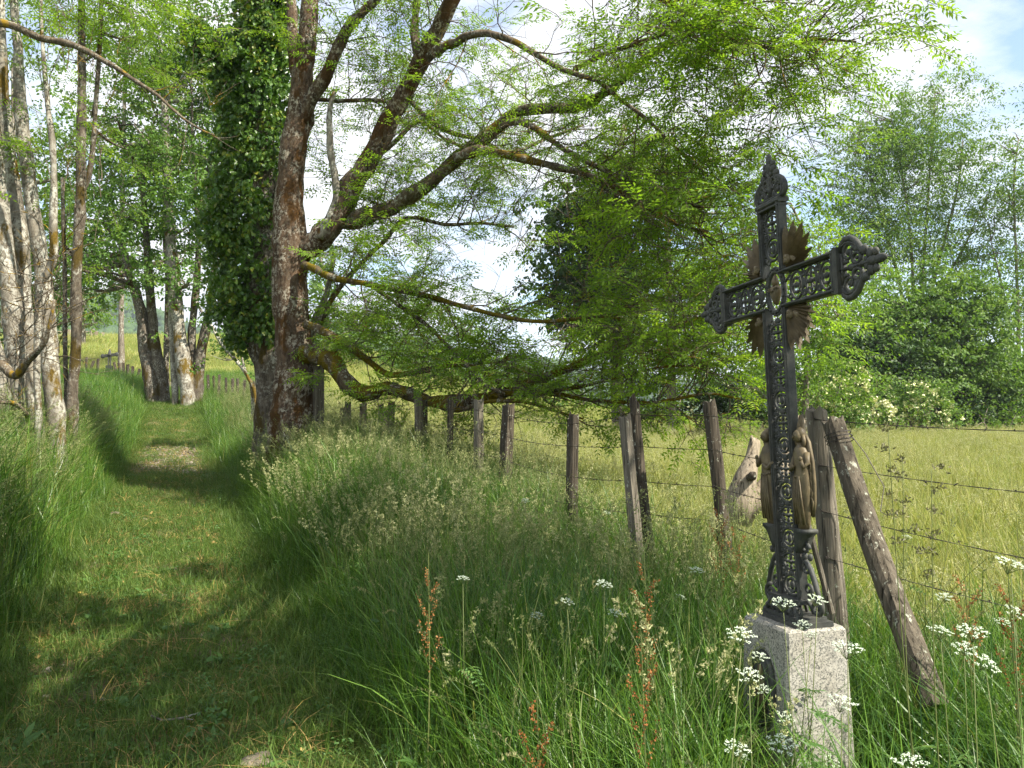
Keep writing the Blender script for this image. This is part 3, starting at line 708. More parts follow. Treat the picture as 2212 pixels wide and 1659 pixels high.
# robed angel reliefs on both sides of the shaft
def angel(s):
    m = MB(); n = 14; rings = []
    for z, w, d, off in ((0, .030, .018, -.004), (.03, .036, .022, 0), (.10, .042, .026, .004), (.17, .044, .028, .008), (.23, .038, .028, .008), (.27, .036, .026, .008), (.31, .042, .026, .006), (.335, .030, .022, .004), (.348, .014, .014, .002), (.358, .013, .013, .002)):
        rings.append([((off + w * math.cos(t) * (1 + .06 * math.cos(6 * t + z * 30))) , -.006 + d * math.sin(t) * (1 + .10 * math.cos(5 * t)), z) for t in np.linspace(0, 2 * math.pi, n, endpoint=False)])
    m.loft(rings)
    m.ball((.002, -.014, .385), (.021, .022, .027), 12, 9)                      # head
    m.ball((.003, -.003, .392), (.025, .022, .030), 10, 8); m.tube([(-.018, -.004, .39), (-.024, -.004, .36), (-.022, -.004, .335)], [.008, .009, .004], 6); m.tube([(.023, -.004, .39), (.028, -.004, .36), (.026, -.004, .335)], [.008, .009, .004], 6)
    m.tube([(.002, -.034, .388), (.002, -.041, .378), (.002, -.035, .376)], [.003, .0045, .002], 5)    # nose
    for e in (-1, 1): m.ball((.002 + e * .008, -.034, .389), (.004, .003, .0025), 6, 4)
    m.ball((.002, -.034, .370), (.006, .003, .002), 6, 4)
    m.tube([(-.034, -.004, .315), (-.044, -.016, .27), (-.030, -.034, .245), (-.002, -.040, .262)], [.012, .012, .010, .007], 7)       # arms crossing on the breast
    m.tube([(.044, -.004, .315), (.058, -.014, .275), (.052, -.030, .255), (.046, -.036, .285)], [.012, .012, .010, .008], 7)
    m.ball((.046, -.038, .292), (.010, .008, .011), 7, 5)
    for k in range(5): m.tube([(-.028 + .016 * k, -.026, .02), (-.024 + .014 * k, -.034, .12), (-.016 + .010 * k, -.034, .22)], [.004, .005, .002], 5)   # folds
    m.tube([(-.034, -.016, .225), (0, -.036, .215), (.040, -.016, .23)], .005, 5)
    # wing rising behind and trailing down the outside
    wing = [(-.036, .35), (-.030, .42), (-.016, .47), (-.004, .475), (.004, .44), (.012, .40), (.040, .36), (.058, .28), (.062, .19), (.056, .11), (.040, .05), (.024, .06), (.02, .2)]
    m.loft([[(x, y, z) for x, z in wing] for y in (.008, .020)])
    for k in range(5): m.tube([(.03, .004, .32 - .03 * k), (.050 + .001 * k, .004, .27 - .04 * k), (.054 - .004 * k, .006, .20 - .035 * k)], [.003, .005, .002], 5)
    for k in range(3): m.tube([(-.026 + .008 * k, .004, .36), (-.022 + .008 * k, .004, .42), (-.014 + .006 * k, .008, .466)], [.004, .005, .002], 5)
    for v in range(len(m.V)): V = m.V[v].copy(); V[:, 0] = s * (V[:, 0] + SW + FR / 2 + .038); V[:, 2] += .40; m.V[v] = V
    return m
for s in (-1, 1):
    angel(s).build('angel_relief', M['bronze'], cross, True, world=False)
    m = MB(); x0 = SW + FR / 2
    m.loft([[(s * (x0 + a), y, z) for a, y in ((0, -.03), (w, -.03), (w, .03), (0, .03))] for z, w in ((.30, .006), (.33, .026), (.355, .040), (.372, .052), (.385, .078), (.395, .080), (.400, .074))])
    spiral(m, s * (x0 + .030), .318, .026, .006, 1.2, 0 if s > 0 else math.pi, .009, sgn=s)
    m.ball((s * (x0 + .020), 0, .285), (.014, .014, .02), 8, 6)
    m.build('corbel', M['iron'], cross, True, world=False)
    m = MB()
    m.tube([(s * (x0 + a), 0, z) for a, z in ((.006, .275), (.030, .262), (.055, .235), (.078, .190), (.096, .145), (.108, .115))], [.009, .011, .012, .012, .011, .010], 7, flat=FL)
    spiral(m, s * (x0 + .030), .238, .028, .006, 1.4, math.pi / 2, .008, sgn=s)
    spiral(m, s * (x0 + .086), .088, .040, .007, 1.6, math.pi / 2, .011, sgn=-s)
    spiral(m, s * (x0 + .034), .150, .030, .006, 1.3, -math.pi / 2, .008, sgn=s)
    m.tube([(s * (x0 + .004), 0, .10), (s * (x0 + .04), 0, .092), (s * (x0 + .06), 0, .07)], [.008, .009, .008], 6, flat=FL)
    m.ball((s * (x0 + .058), 0, .285), (.012, .012, .016), 7, 5)
    m.build('scroll_bracket', M['iron'], cross, True, world=False)
# openwork foot
m = MB()
for z, w, d, h in ((.010, .30, .17, .020), (.028, .26, .14, .016), (.095, .22, .09, .016)): m.box((0, 0, z), (w, d, h))
for k in range(6):
    x = -.105 + .042 * k; m.tube([(x * 1.15, -.05, .034), (x, -.058, .055), (x * .85, -.042, .090)], [.010, .012, .008], 6); m.tube([(x * 1.15, .05, .034), (x * .85, .042, .090)], .009, 6)
    ring(m, x + .02, .062, .014, .018, .005, 9, 5, y=-.052)
m.build('foot', M['iron'], cross, False, world=False)
for s in (-1, 1):
    m = MB(); m.tube([(s * .12, -.062, .018), (s * .12, -.062, .034), (s * .12, -.062, .046)], [.012, .012, .004], 6)
    m.build('bolt', M['iron'], cross, False, world=False)
m = MB(); m.bar((.02, .17, .02), (.015, .03, .62), .022, .022, (1, 0, 0)); m.build('back_stay', M['wood_grey'], cross, False, world=False)

# pedestal
ped = thing('stone_pedestal', 'tapered grey granite pedestal with oval niche carrying the iron cross, half hidden in grass', 'pedestal', (base_c.x, base_c.y, 0))
ped.rotation_euler = (0, R(-.6), CROT)
def rectring(hx_, hy_, z, cham=.012):
    return [(hx_, -hy_ + cham, z), (hx_, hy_ - cham, z), (hx_ - cham, hy_, z), (-hx_ + cham, hy_, z), (-hx_, hy_ - cham, z), (-hx_, -hy_ + cham, z), (-hx_ + cham, -hy_, z), (hx_ - cham, -hy_, z)]
m = MB(); PH = PTOP
m.loft([rectring(.200, .168, -.15), rectring(.195, .164, 0), rectring(.182, .153, .35), rectring(.170, .143, PH - .045), rectring(.168, .141, PH - .012), rectring(.158, .131, PH)])
m.build('block', M['granite'], ped, False, world=False)
m = MB()
nz = [(.0, .10), (.0, .0)]
pts = [(.085 * math.cos(t), -.150, .58 + .145 * math.sin(t)) for t in np.linspace(0, 2 * math.pi, 32, endpoint=False)]
m.tube([(x, -.157 + .03 * (z - .58), z) for x, y, z in pts], .014, 7, flat=FL, closed=True)
m.loft([[(.078 * math.cos(t), y, .58 + .137 * math.sin(t)) for t in np.linspace(0, 2 * math.pi, 28, endpoint=False)] for y in (-.158, -.140)])
m.build('oval_medallion', M['iron'], ped, True, world=False)
m = MB(); m.loft([[(.020 * k + w * math.cos(t), -.162 + .010 * math.sin(t), z) for t in np.linspace(0, 2 * math.pi, 10, endpoint=False)] for k, w, z in ((0, .040, .48), (0, .036, .54), (0, .030, .61), (0, .012, .625), (0, .016, .645), (0, .017, .66), (0, .006, .675))])
m.build('relief', M['bronze'], ped, True, world=False)

# ------------------------------------------------------------------ fence
POSTS = []
def post_mesh(base, top, w, d, seed, rot=0., rnd=False, jag=.02, knob=.08, nseg=9):
    r = np.random.default_rng(seed); base = np.array(base, float); top = np.array(top, float); ax = top - base; L = np.linalg.norm(ax); ax /= L
    e = np.cross(ax, (math.sin(rot), -math.cos(rot), 0)); e /= np.linalg.norm(e); f = np.cross(ax, e)
    n = 12
    if rnd: prof = [(math.cos(t), math.sin(t)) for t in np.linspace(0, 2 * math.pi, n, endpoint=False)]
    else: prof = [(1, -.75), (1, 0), (1, .8), (.8, 1), (0, 1.02), (-.8, 1), (-1, .8), (-1, 0), (-1, -.8), (-.8, -1), (0, -1), (.8, -1)]
    pr = np.array(prof) * (1 + r.normal(0, knob, (n, 1))); rings = []
    bend = r.normal(0, .012, 2)
    for k in range(nseg):
        u = k / (nseg - 1); sc_ = (1.06 - .1 * u) * (1 + r.normal(0, .018)); q = pr * (1 + r.normal(0, .02, (n, 1))) * sc_
        c = base + ax * L * u + (e * bend[0] + f * bend[1]) * math.sin(u * math.pi)
        z = ax[None] * (r.normal(0, jag, (n, 1)) if k == nseg - 1 else 0)
        rings.append(c + e * q[:, :1] * w / 2 + f * q[:, 1:] * d / 2 + z)
    m = MB(); m.loft(rings); return m
def addpost(parent, xt, yt, xb, Y, w, d, mt, seed, rot=0., rnd=False, label=None, ybot=None, Yt=None):
    top = P(xt, yt, Yt or Y); Xb = P(xb, 934, Y).x; zb = Hs(Xb, Y) - .25
    # extend the line seen in the picture down into the soil
    o = post_mesh((Xb, Y, zb), top, w, d, seed, rot, rnd).build('post', mt, parent, False)
    if label: o['label'] = label
    POSTS.append((top, (Xb, Y, zb))); return o
fence = thing('wire_fence', 'old barbed wire fence on uneven weathered posts between the grassy path and the yellow meadow', 'fence', (1.0, 6.0, Hs(1, 6)))
WD, WG, WP = M['wood_dark'], M['wood_grey'], M['wood_pale']
plist = [  # x top, y top, x at ground, Y, w, d, material, rot, round, label
    (1762, 884, 1812, 4.25, .105, .10, WG, .95, False, 'thick square post right behind the cross'),
    (1532, 868, 1580, 5.7, .095, .09, WD, .5, True, 'dark post with lichen covered top'),
    (1369, 866, 1424, 6.0, .080, .075, WD, .6, True, 'taller of the leaning pair'),
    (1350, 902, 1396, 5.85, .075, .07, WG, .6, False, 'shorter split post of the leaning pair'),
    (1238, 903, 1236, 6.9, .105, .10, WD, .5, True, 'short stout brown post'),
    (1099, 877, 1088, 9.0, .125, .11, WD, .7, False, None),
    (1034, 868, 1035, 9.6, .105, .09, WG, .8, False, 'pale flat topped post'),
    (973, 866, 973, 10.2, .085, .08, WD, .8, True, None),
    (916, 864, 922, 10.9, .100, .09, WD, .8, True, None),
    (903, 863, 905, 10.8, .090, .09, WG, .8, False, None),
    (846, 870, 846, 12.2, .09, .08, WP, .8, False, None),
    (823, 874, 824, 12.0, .07, .07, WP, .8, False, None),
    (833, 890, 834, 11.6, .06, .06, WP, .8, False, None),
    (785, 872, 784, 12.6, .09, .08, WP, .8, False, None),
    (752, 872, 752, 13.4, .09, .08, WG, .8, False, None),
    (742, 882, 742, 13.2, .08, .07, WP, .8, False, None),
    (689, 792, 688, 12.5, .155, .12, WG, .7, False, 'broad grey post beside the mossy trunk'),
]
for k, (xt, yt, xb, Y, w, d, mt, rot, rnd, lab) in enumerate(plist): addpost(fence, xt, yt, xb, Y, w, d, mt, 40 + k, rot, rnd, lab)
def wire(pts, sag, parent, seed, barb=.14, rad=.0022):
    r = np.random.default_rng(seed); m = MB(); path = []
    for a, b in zip(pts[:-1], pts[1:]):
        a, b = np.array(a), np.array(b); L = np.linalg.norm(b - a); n = max(3, int(L / .12))
        for k in range(n): u = k / n; path.append(a + (b - a) * u + np.array([0, 0, -sag * 4 * u * (1 - u) * min(1, L / 3)]))
    path.append(np.array(pts[-1])); path = np.array(path)
    for ph in (0, math.pi):
        tw = np.stack([np.zeros(len(path)), np.cos(np.arange(len(path)) * 2.1 + ph), np.sin(np.arange(len(path)) * 2.1 + ph)], -1) * rad
        m.tube(path + tw, rad * .75, 3)
    for k in range(1, len(path)):
        if k % 1 == 0:
            c = path[k] + r.normal(0, .004, 3)
            if np.linalg.norm(c[:2]) > 14: continue
            for q in range(2):
                v = r.normal(0, 1, 3); v /= np.linalg.norm(v); m.tube([c - v * .014, c + v * .014], .0014, 3)
            m.ball(c, .0048, 5, 4)
    return m.build('barbed_wire', M['wire'], parent, False)
main = [POSTS[k] for k in (1, 2, 4, 5, 6, 7, 8, 10, 13, 14, 16)]
def onpost(p, h):     # point on a post h metres below its top
    t, b = np.array(p[0]), np.array(p[1]); ax = (b - t) / np.linalg.norm(b - t); return t + ax * h + np.array([-.03, -.05, 0])
p0 = POSTS[0]
ex = {0: (2260, 932), 1: (2260, 1068), 2: (2260, 1215), 3: (2260, 1330)}
for lvl, hh in enumerate((.10, .34, .60, .84)):
    pts = [P(*ex[lvl], 3.9), onpost(p0, .055 + lvl * .24)] + [onpost(p, max(.05, hh - (.10 if k in (2,) else 0))) for k, p in enumerate(main)]
    wire(pts, .03, fence, 60 + lvl)
# the leaning rotten post beside the cross
lb = P(1955, 1345, 3.62); lt = P(1800, 912, 4.05)
lean = thing('leaning_post', 'thick rotten split post leaning against the square post right of the cross, tied with wire', 'post', (lb.x, lb.y, Hs(lb.x, lb.y)))
d_ = np.array(lb) - np.array(lt); d_ /= np.linalg.norm(d_)
m = post_mesh(np.array(lb) + d_ * .35, lt, .118, .10, 91, .6, True, .012, .10, 14); m.build('trunk', wood('leaning_wood', (.042, .035, .026), (.155, .132, .100), .5), lean, False)
m = MB(); c = np.array(lt) + d_ * .07
for k in range(3):
    e1 = np.cross(d_, (0, 1, 0)); e1 /= np.linalg.norm(e1); e2 = np.cross(d_, e1)
    m.tube([c + d_ * (.02 * k + .01 * math.sin(t)) + (e1 * math.cos(t) + e2 * math.sin(t)) * .064 for t in np.linspace(0, 2 * math.pi, 18, endpoint=False)], .0028, 4, closed=True)
m.tube([c + e1 * .06, c + e1 * .10 + d_ * .12, c + e1 * .13 + d_ * .30, c + e1 * .07 + d_ * .42, c + e1 * .09 + d_ * .44], .0025, 4)
m.build('tie_wire', M['wire'], lean, False)

# dead wood standing in the meadow
log = thing('dead_log', 'bleached forked dead log lying in the meadow behind the dark lichened post', 'log', P(1600, 1095, 6.9))
def woodpiece(pts, rad, seed, n=12, k=.14):
    r = np.random.default_rng(seed); m = MB(); m.tube(pts, rad, n, cap=True); V = m.V[0]; V *= 1; m.V[0] = V + r.normal(0, .010, V.shape) * (k / .14); return m
Yl = 6.9
m = woodpiece([P(1592, 1130, Yl), P(1600, 1075, Yl), P(1612, 1030, Yl), P(1624, 985, Yl + .05), P(1629, 958, Yl + .05), P(1631, 947, Yl + .05)], [.13, .12, .095, .062, .045, .028], 5); m.build('main_fork', WP, log)
m = woodpiece([P(1600, 1120, Yl), P(1640, 1070, Yl + .1), P(1690, 1010, Yl + .2), P(1718, 950, Yl + .3), P(1730, 905, Yl + .3)], [.10, .09, .07, .055, .04], 6); m.build('second_fork', WP, log)
m = woodpiece([P(1622, 1030, Yl - .08), P(1626, 1028, Yl - .20), P(1627, 1026, Yl - .24)], [.042, .036, .030], 7, 9, .05); m.build('broken_knot', WD, log)
# far fences
def far_fence(name, label, items, mt, wires=True, dz=.25, w=.09):
    Ys = items[0][2]; t = thing(name, label, 'fence', (P(items[0][0], 934, Ys).x, Ys, Hs(P(items[0][0], 934, Ys).x, Ys))); tops = []
    for k, (x, y, Y, dx) in enumerate(items):
        top = P(x, y, Y); xb = top.x + dx; o = post_mesh((xb, Y, min(Hs(xb, Y), top.z - .6) - dz), top, w, w * .85, 700 + k + int(x), .4, k % 2 == 0, .015, .08, 5).build('post', mt, t, False); tops.append(top)
    if wires:
        for h in (.12, .5):
            m = MB(); m.tube([tuple(np.array(q) - (0, .06, h)) for q in tops], .004, 3); m.build('wire', M['wire'], t, False)
    return t
far_fence('post_fence', 'row of short dark posts climbing the slope between the maple trunks and the ivy tree',
    [(433, 808, 31, 0), (449, 810, 30.5, .05), (461, 812, 30, .1), (474, 809, 28, 0), (488, 816, 27.5, 0), (503, 818, 27, .02), (513, 818, 26.5, .02), (529, 822, 26, 0), (541, 820, 25.2, .15), (548, 824, 25, .12)], WD)
far_fence('post_fence', 'broken line of dark posts running uphill past the distant cross, left of the maple trunks',
    [(187, 772, 44, 0), (203, 780, 44, -.4), (212, 775, 43, 0), (246, 782, 41, .35), (256, 784, 40, .25), (266, 784, 39, .1), (276, 787, 38, .08), (287, 792, 37.5, 0), (302, 797, 37, -.25)], WD, False, w=.14)
far_fence('rail_fence', 'pale rail fence on the crest behind the left birch-like trunks',
    [(60, 716, 78, 0), (110, 714, 78, 0), (150, 712, 78, 0), (200, 711, 78, 0), (210, 716, 78, -.5), (222, 718, 80, 0)], WP, False, w=.34)
t = [o for o in COL.objects if o.name.startswith('rail_fence')][0]
for y in (717, 724, 731):
    m = MB(); m.tube([tuple(P(x, y + (3 if y == 731 else 0) * math.sin(x), 78)) for x in (20, 70, 120, 160, 200)], .07, 5); m.build('rail', WP, t, False)
far_fence('meadow_stakes', 'thin pale stakes standing in the far meadow on the skyline', [(256, 728, 86, 0), (262, 727, 88, 0), (296, 728, 86, 0), (302, 729, 88, 0)], WP, False, w=.22)
# distant cross
fc = P(235, 826, 41)
fx = thing('iron_cross', 'small distant dark cross on a pale plinth beside the path far up the slope', 'cross', (fc.x, fc.y, Hs(fc.x, fc.y)))
z0 = Hs(fc.x, fc.y); zt = P(235, 754, 41).z; s_ = (zt - z0 - .45) / 1.9
m = MB(); zc = z0 + .45 + 1.35 * s_
for xx in (-.06, .06): m.bar((fc.x + xx, fc.y, z0 + .4), (fc.x + xx, fc.y, zt - .2), .035, .08)
for q in range(12): ring_c = z0 + .5 + q * (zt - z0 - .8) / 12; m.tube([(fc.x + .05 * math.cos(a_), fc.y, ring_c + .07 * math.sin(a_)) for a_ in np.linspace(0, 6.28, 8, endpoint=False)], .014, 4, closed=True)
m.tube([(fc.x, fc.y, zt - .3), (fc.x, fc.y, zt - .12), (fc.x, fc.y, zt)], [.10, .06, .02], 8)
m.box((fc.x, fc.y, z0 + .55), (.30, .16, .35)); m.build('shaft', M['iron'], fx, False)
m = MB(); m.bar((fc.x - .36, fc.y, zc - .05), (fc.x + .36, fc.y, zc + .05), .16, .08); 
for s in (-1, 1): m.ball((fc.x + s * .36, fc.y, zc + s * .05), (.11, .05, .12), 8, 6)
m.build('arm', M['iron'], fx, False)
m = MB(); m.loft([[(fc.x + a_ * w, fc.y + b_ * w, z) for a_, b_ in ((-1, -1), (1, -1), (1, 1), (-1, 1))] for w, z in ((.24, z0 - .2), (.22, z0 + .35), (.19, z0 + .42))]); m.build('plinth', M['granite'], fx, False)

# ------------------------------------------------------------------ trees
def catmull(pts, rad, step=3):
    pts = np.array([tuple(p) for p in pts], float); rad = np.array(rad, float); n = len(pts); out, ro = [], []
    ext = np.vstack([2 * pts[0] - pts[1], pts, 2 * pts[-1] - pts[-2]])
    for k in range(n - 1):
        p0, p1, p2, p3 = ext[k:k + 4]
        for j in range(step):
            t = j / step; out.append(.5 * ((2 * p1) + (-p0 + p2) * t + (2 * p0 - 5 * p1 + 4 * p2 - p3) * t * t + (-p0 + 3 * p1 - 3 * p2 + p3) * t ** 3)); ro.append(rad[k] + (rad[k + 1] - rad[k]) * t)
    out.append(pts[-1]); ro.append(rad[-1]); return np.array(out), np.array(ro)
def limb(name, pxs, radpx, Ys, parent, mt, n=10, rough=.06, seed=0, step=3):
    r = np.random.default_rng(seed + 1000)
    Ys = np.interp(np.linspace(0, 1, len(pxs)), np.linspace(0, 1, len(Ys)), Ys)
    pts = [P(x, y, Y) for (x, y), Y in zip(pxs, Ys)]; rad = [rp / FPX * Y for rp, Y in zip(radpx, Ys)]
    if pxs[0][1] > 700 and name in ('trunk', 'stem'):
        p0 = pts[0]; dirv = (pts[0] - pts[1]); gz = Hs(p0.x, p0.y) - .3
        if p0.z > gz: pts.insert(0, Vector((p0.x, p0.y, gz))); rad.insert(0, rad[0] * 1.1)
    c, ra = catmull(pts, rad, step); ra = ra * (1 + r.normal(0, rough, len(ra)))
    m = MB(); m.tube(c, ra, n, cap=True)
    V = m.V[0]; k = len(c); 
    th = np.arange(n); V[:k * n] += (V[:k * n] - np.repeat(c, n, 0)) * r.normal(0, rough, (k * n, 1)); m.V[0] = V
    m.build(name, mt, parent, True); return c, ra

class Grow:
    """recursive twigs; collects spray points"""
    def __init__(s, seed): s.keep = 1.0; s.r = np.random.default_rng(seed); s.m = MB(); s.pts = []; s.rot = []; s.scl = []
    def leaf(s, p, d, sc_=1.0):
        yaw = math.atan2(d[1], d[0]); pit = -math.asin(max(-1, min(1, d[2] / (np.linalg.norm(d) + 1e-9))))
        s.pts.append(p); s.rot.append((s.r.normal(0, .35), pit * .5 + s.r.normal(.0, .22), yaw)); s.scl.append(sc_ * s.r.uniform(.75, 1.2))
    def twig(s, p, d, L, rad, depth, bare=0., droop=.25, up=0., ls=1.0, nch=4, turn=.7):
        r = s.r; n = 6 if depth else 5; pts = [np.array(p, float)]; d = np.array(d, float); d /= np.linalg.norm(d); ds = [d]
        for k in range(n):
            d = d + r.normal(0, .16, 3) + np.array([0, 0, (up if k < n / 2 else -droop) * .25]); d /= np.linalg.norm(d)
            pts.append(pts[-1] + d * L / n); ds.append(d)
        s.m.tube(pts, np.linspace(rad, max(rad * .25, .0016), n + 1), 5 if rad > .012 else 4 if rad > .006 else 3, cap=False)
        if depth > 0:
            for k in range(nch):
                u = r.uniform(.25, 1.0); q = min(n - 1, int(u * n)); a = ds[q]; v = r.normal(0, 1, 3); v[2] *= .55; v -= a * np.dot(v, a); v /= np.linalg.norm(v)
                dd = a * (1 - turn * .5) + v * turn + np.array([0, 0, up * .2]); s.twig(pts[q], dd, L * r.uniform(.38, .62), rad * .5, depth - 1, bare, droop, up, ls, nch, turn)
        if depth <= 1 and r.uniform() > bare:
            for k in range(2, n + 1):
                if r.uniform() < s.keep * (1 if k == n else .62):
                    v = r.normal(0, .6, 3); s.leaf(pts[k], ds[k] + v * (0.35 if k == n else 1), ls)
    def finish(s, parent, key, tm=None, name='foliage'):
        if s.m.V:
            o = s.m.build('twigs', tm or M['twig'], parent, True); o['kind'] = 'stuff'
        if s.pts: scatter(name, key, s.pts, s.rot, s.scl, parent)

# ---- the great ash
AY = 12.6
ab = P(632, 960, AY); az = Hs(ab.x, AY)
ash = thing('ash_tree', 'great old ash with mossy rust brown trunk and long low limbs reaching over the fence', 'tree', (ab.x, AY, az))
tr = [(634, 1010), (634, 930), (634, 880), (640, 800), (632, 720), (626, 620), (627, 520), (624, 440), (630, 360), (636, 300), (646, 230), (653, 165), (662, 95), (668, 30), (672, -60), (680, -220), (690, -400)]
limb('trunk', tr, [62, 56, 48, 41, 39, 37, 38, 32, 29, 26, 24, 21, 21, 19, 18, 15, 10], [AY], ash, M['bark_ash'], 22, .035, 1, 4)
LB = M['bark_limb']; LM = M['bark_mossy']
limbs = {}
def L(nm, pxs, r0, r1, Ys, mt=LB, n=9, seed=0, rough=.07):
    rp = np.linspace(r0, r1, len(pxs)); limbs[nm] = limb('limb', pxs, rp, Ys, ash, mt, n, rough, seed)
L('L0', [(652, 300), (664, 240), (640, 150), (632, 80), (630, 20), (622, -80)], 16, 11, [AY + .3, AY + .8], M['bark_ash'], 10, 2)
L('A', [(648, 270), (672, 215), (700, 170), (726, 115), (752, 60), (785, 25), (815, -5), (860, -60), (910, -140)], 16, 8, [AY, AY - .8], M['bark_ash'], 10, 3)
L('B', [(650, 545), (686, 520), (715, 490), (742, 450), (762, 400), (803, 338), (840, 262), (878, 195), (918, 115), (945, 65), (972, 10), (1000, -60), (1035, -150)], 26, 15, [AY, AY - .2, AY - 1.2], M['bark_ash'], 14, 4)
L('B0', [(905, 130), (895, 70), (900, 10), (905, -80)], 11, 8, [AY - .5, AY], LB, 9, 31)
L('C', [(735, 475), (760, 477), (790, 466), (814, 460), (850, 447), (880, 428), (935, 389), (990, 340), (1033, 307), (1083, 268), (1115, 242), (1180, 234), (1240, 232), (1300, 205), (1345, 172), (1400, 120), (1480, 75), (1560, 30), (1640, -30)], 21, 6, [AY, AY - .3, AY - 2.2], LB, 11, 5)
L('C2', [(985, 342), (1020, 328), (1050, 325), (1110, 338), (1180, 355), (1260, 375), (1330, 405), (1400, 450), (1470, 488), (1530, 500)], 12, 3.5, [AY - .9, AY - 2.4], LB, 8, 6)
L('C3', [(1085, 272), (1120, 262), (1160, 280), (1215, 320), (1290, 360), (1370, 395), (1450, 430), (1520, 448)], 9, 3, [AY - 1.1, AY - 2.6], LB, 8, 7)
L('B2', [(925, 125), (955, 103), (985, 92), (1010, 78), (1050, 72), (1100, 85), (1150, 112), (1215, 150), (1290, 175), (1340, 215), (1400, 260), (1470, 330), (1530, 380)], 11, 3, [AY - .8, AY - 3.0], LB, 8, 8)
L('B3', [(1240, 150), (1300, 120), (1370, 95), (1440, 72), (1530, 40), (1600, -10)], 6, 3, [AY - 2, AY - 3.5], LB, 7, 9)
L('B4', [(1400, -20), (1470, 20), (1540, 55), (1600, 95), (1680, 100), (1760, 85), (1850, 90)], 7, 2, [AY - 3, AY - 4], LB, 7, 10)
L('D', [(655, 572), (675, 578), (700, 592), (735, 604), (780, 611), (850, 625), (930, 641), (1000, 662), (1080, 682), (1150, 694), (1220, 692), (1290, 684), (1340, 690)], 9, 3, [AY - .3, AY - 2.2], LM, 8, 11)
L('D2', [(800, 615), (835, 640), (870, 665), (920, 700), (960, 740), (1010, 790), (1050, 832), (1090, 850)], 5.5, 3, [AY - .6, AY - 1.8], LB, 7, 12)
L('E', [(660, 700), (690, 712), (740, 740), (790, 775), (825, 802), (855, 810), (920, 800), (990, 787), (1040, 802), (1100, 842)], 10, 4, [AY - .3, AY - 1.4], LM, 8, 13)
L('F', [(655, 762), (690, 770), (715, 777), (735, 808), (760, 838), (800, 850), (830, 838), (880, 850), (930, 868), (1000, 866), (1050, 860), (1100, 846), (1150, 825), (1230, 795), (1300, 765), (1380, 735), (1450, 713), (1500, 693), (1545, 668)], 22, 4, [AY - .2, AY - 1.2, AY - 2.0], LM, 12, 14, .10)
L('F2', [(1090, 850), (1140, 852), (1200, 850), (1260, 862), (1330, 868), (1400, 870), (1460, 862), (1530, 850), (1600, 862)], 6, 2.5, [AY - 1.5, AY - 2.6], LM, 7, 15)
L('F3', [(930, 872), (990, 886), (1050, 868), (1130, 868), (1200, 888), (1260, 905)], 6, 2.5, [AY - 1.3, AY - 2.2], LM, 7, 16)
L('F4', [(1110, 838), (1180, 842), (1240, 838), (1300, 824), (1370, 805), (1440, 792), (1520, 790)], 5, 2.2, [AY - 1.5, AY - 2.8], LB, 7, 17)
L('G', [(730, 405), (760, 370), (800, 350), (860, 300), (905, 262), (960, 300), (1010, 322)], 7, 3, [AY + .5, AY + 1.0], LB, 7, 18)
L('G2', [(670, 213), (730, 218), (800, 216), (850, 222)], 5, 4, [AY + .3, AY + .2], LB, 7, 19)
L('G3', [(880, 210), (930, 262), (985, 290), (1040, 302), (1100, 330), (1180, 300), (1260, 270)], 6, 3, [AY - .3, AY + .8], LB, 7, 20)
L('G4', [(690, 700), (720, 640), (760, 590), (830, 520), (880, 470), (960, 485), (1040, 482), (1110, 490)], 7, 3, [AY + .6, AY + .2], LB, 7, 21)
dead = [(723, 198), (713, 235), (712, 275), (713, 320), (722, 372), (727, 415), (724, 440), (706, 485), (690, 515)]
limbs['dead'] = limb('dead_limb', dead, [4, 6, 7, 8, 8, 9, 9, 10, 9], [AY - .2], ash, M['bark_pale'], 8, .10, 22)
limb('dead_limb', [(676, 745), (690, 770), (720, 760), (750, 738)], [6, 8, 7, 6], [AY + .4], ash, M['bark_pale'], 8, .08, 23)
limb('dead_limb', [(668, 740), (680, 700), (700, 650), (712, 610), (720, 560)], [9, 9, 7, 6, 5], [AY + .5], ash, M['bark_pale'], 8, .08, 24)

g = Grow(5); g.keep = .10
def sprout(key, u0, u1, n, Lr, depth, dirf, bare=0., ls=1., rad=.012, droop=.12, up=.2, nch=4, turn=.7):
    c, ra = limbs[key]
    for k in range(n):
        u = g.r.uniform(u0, u1); q = min(len(c) - 2, int(u * (len(c) - 1))); t = c[q + 1] - c[q]; t /= np.linalg.norm(t)
        v = np.array(dirf()); v = v - t * np.dot(v, t) * .5; d = t * .55 + v / (np.linalg.norm(v) + 1e-9) * .8
        g.twig(c[q], d, g.r.uniform(*Lr), rad * g.r.uniform(.7, 1.2), depth, bare, droop, up, ls, nch, turn)
rd = lambda z=.0, s=1.: (lambda: (g.r.normal(0, 1), g.r.normal(0, .8), z + s * g.r.normal(0, .7)))
sprout('B2', .25, 1, 15, (.7, 1.5), 2, rd(-.1), .25)
sprout('B3', .1, 1, 14, (.8, 1.6), 2, rd(.2), .1)
sprout('B4', .0, 1, 20, (.7, 1.4), 2, rd(-.1), .02, 1., .012, .3, .1, 5)
sprout('C', .45, 1, 30, (.7, 1.6), 2, rd(.1), .15)
sprout('C', .12, .5, 16, (.5, 1.0), 2, rd(-.2), .25)
sprout('C2', .25, 1, 22, (.7, 1.4), 2, rd(-.1), .12)
sprout('C3', .2, 1, 20, (.7, 1.4), 2, rd(-.1), .15)
sprout('B', .3, 1, 18, (.6, 1.4), 2, rd(.2), .2)
sprout('A', .25, 1, 14, (.6, 1.4), 2, rd(.2), .15)
sprout('B0', .2, 1, 5, (.6, 1.2), 2, rd(.2), .15)
sprout('G', .2, 1, 14, (.6, 1.2), 2, rd(.1), .1)
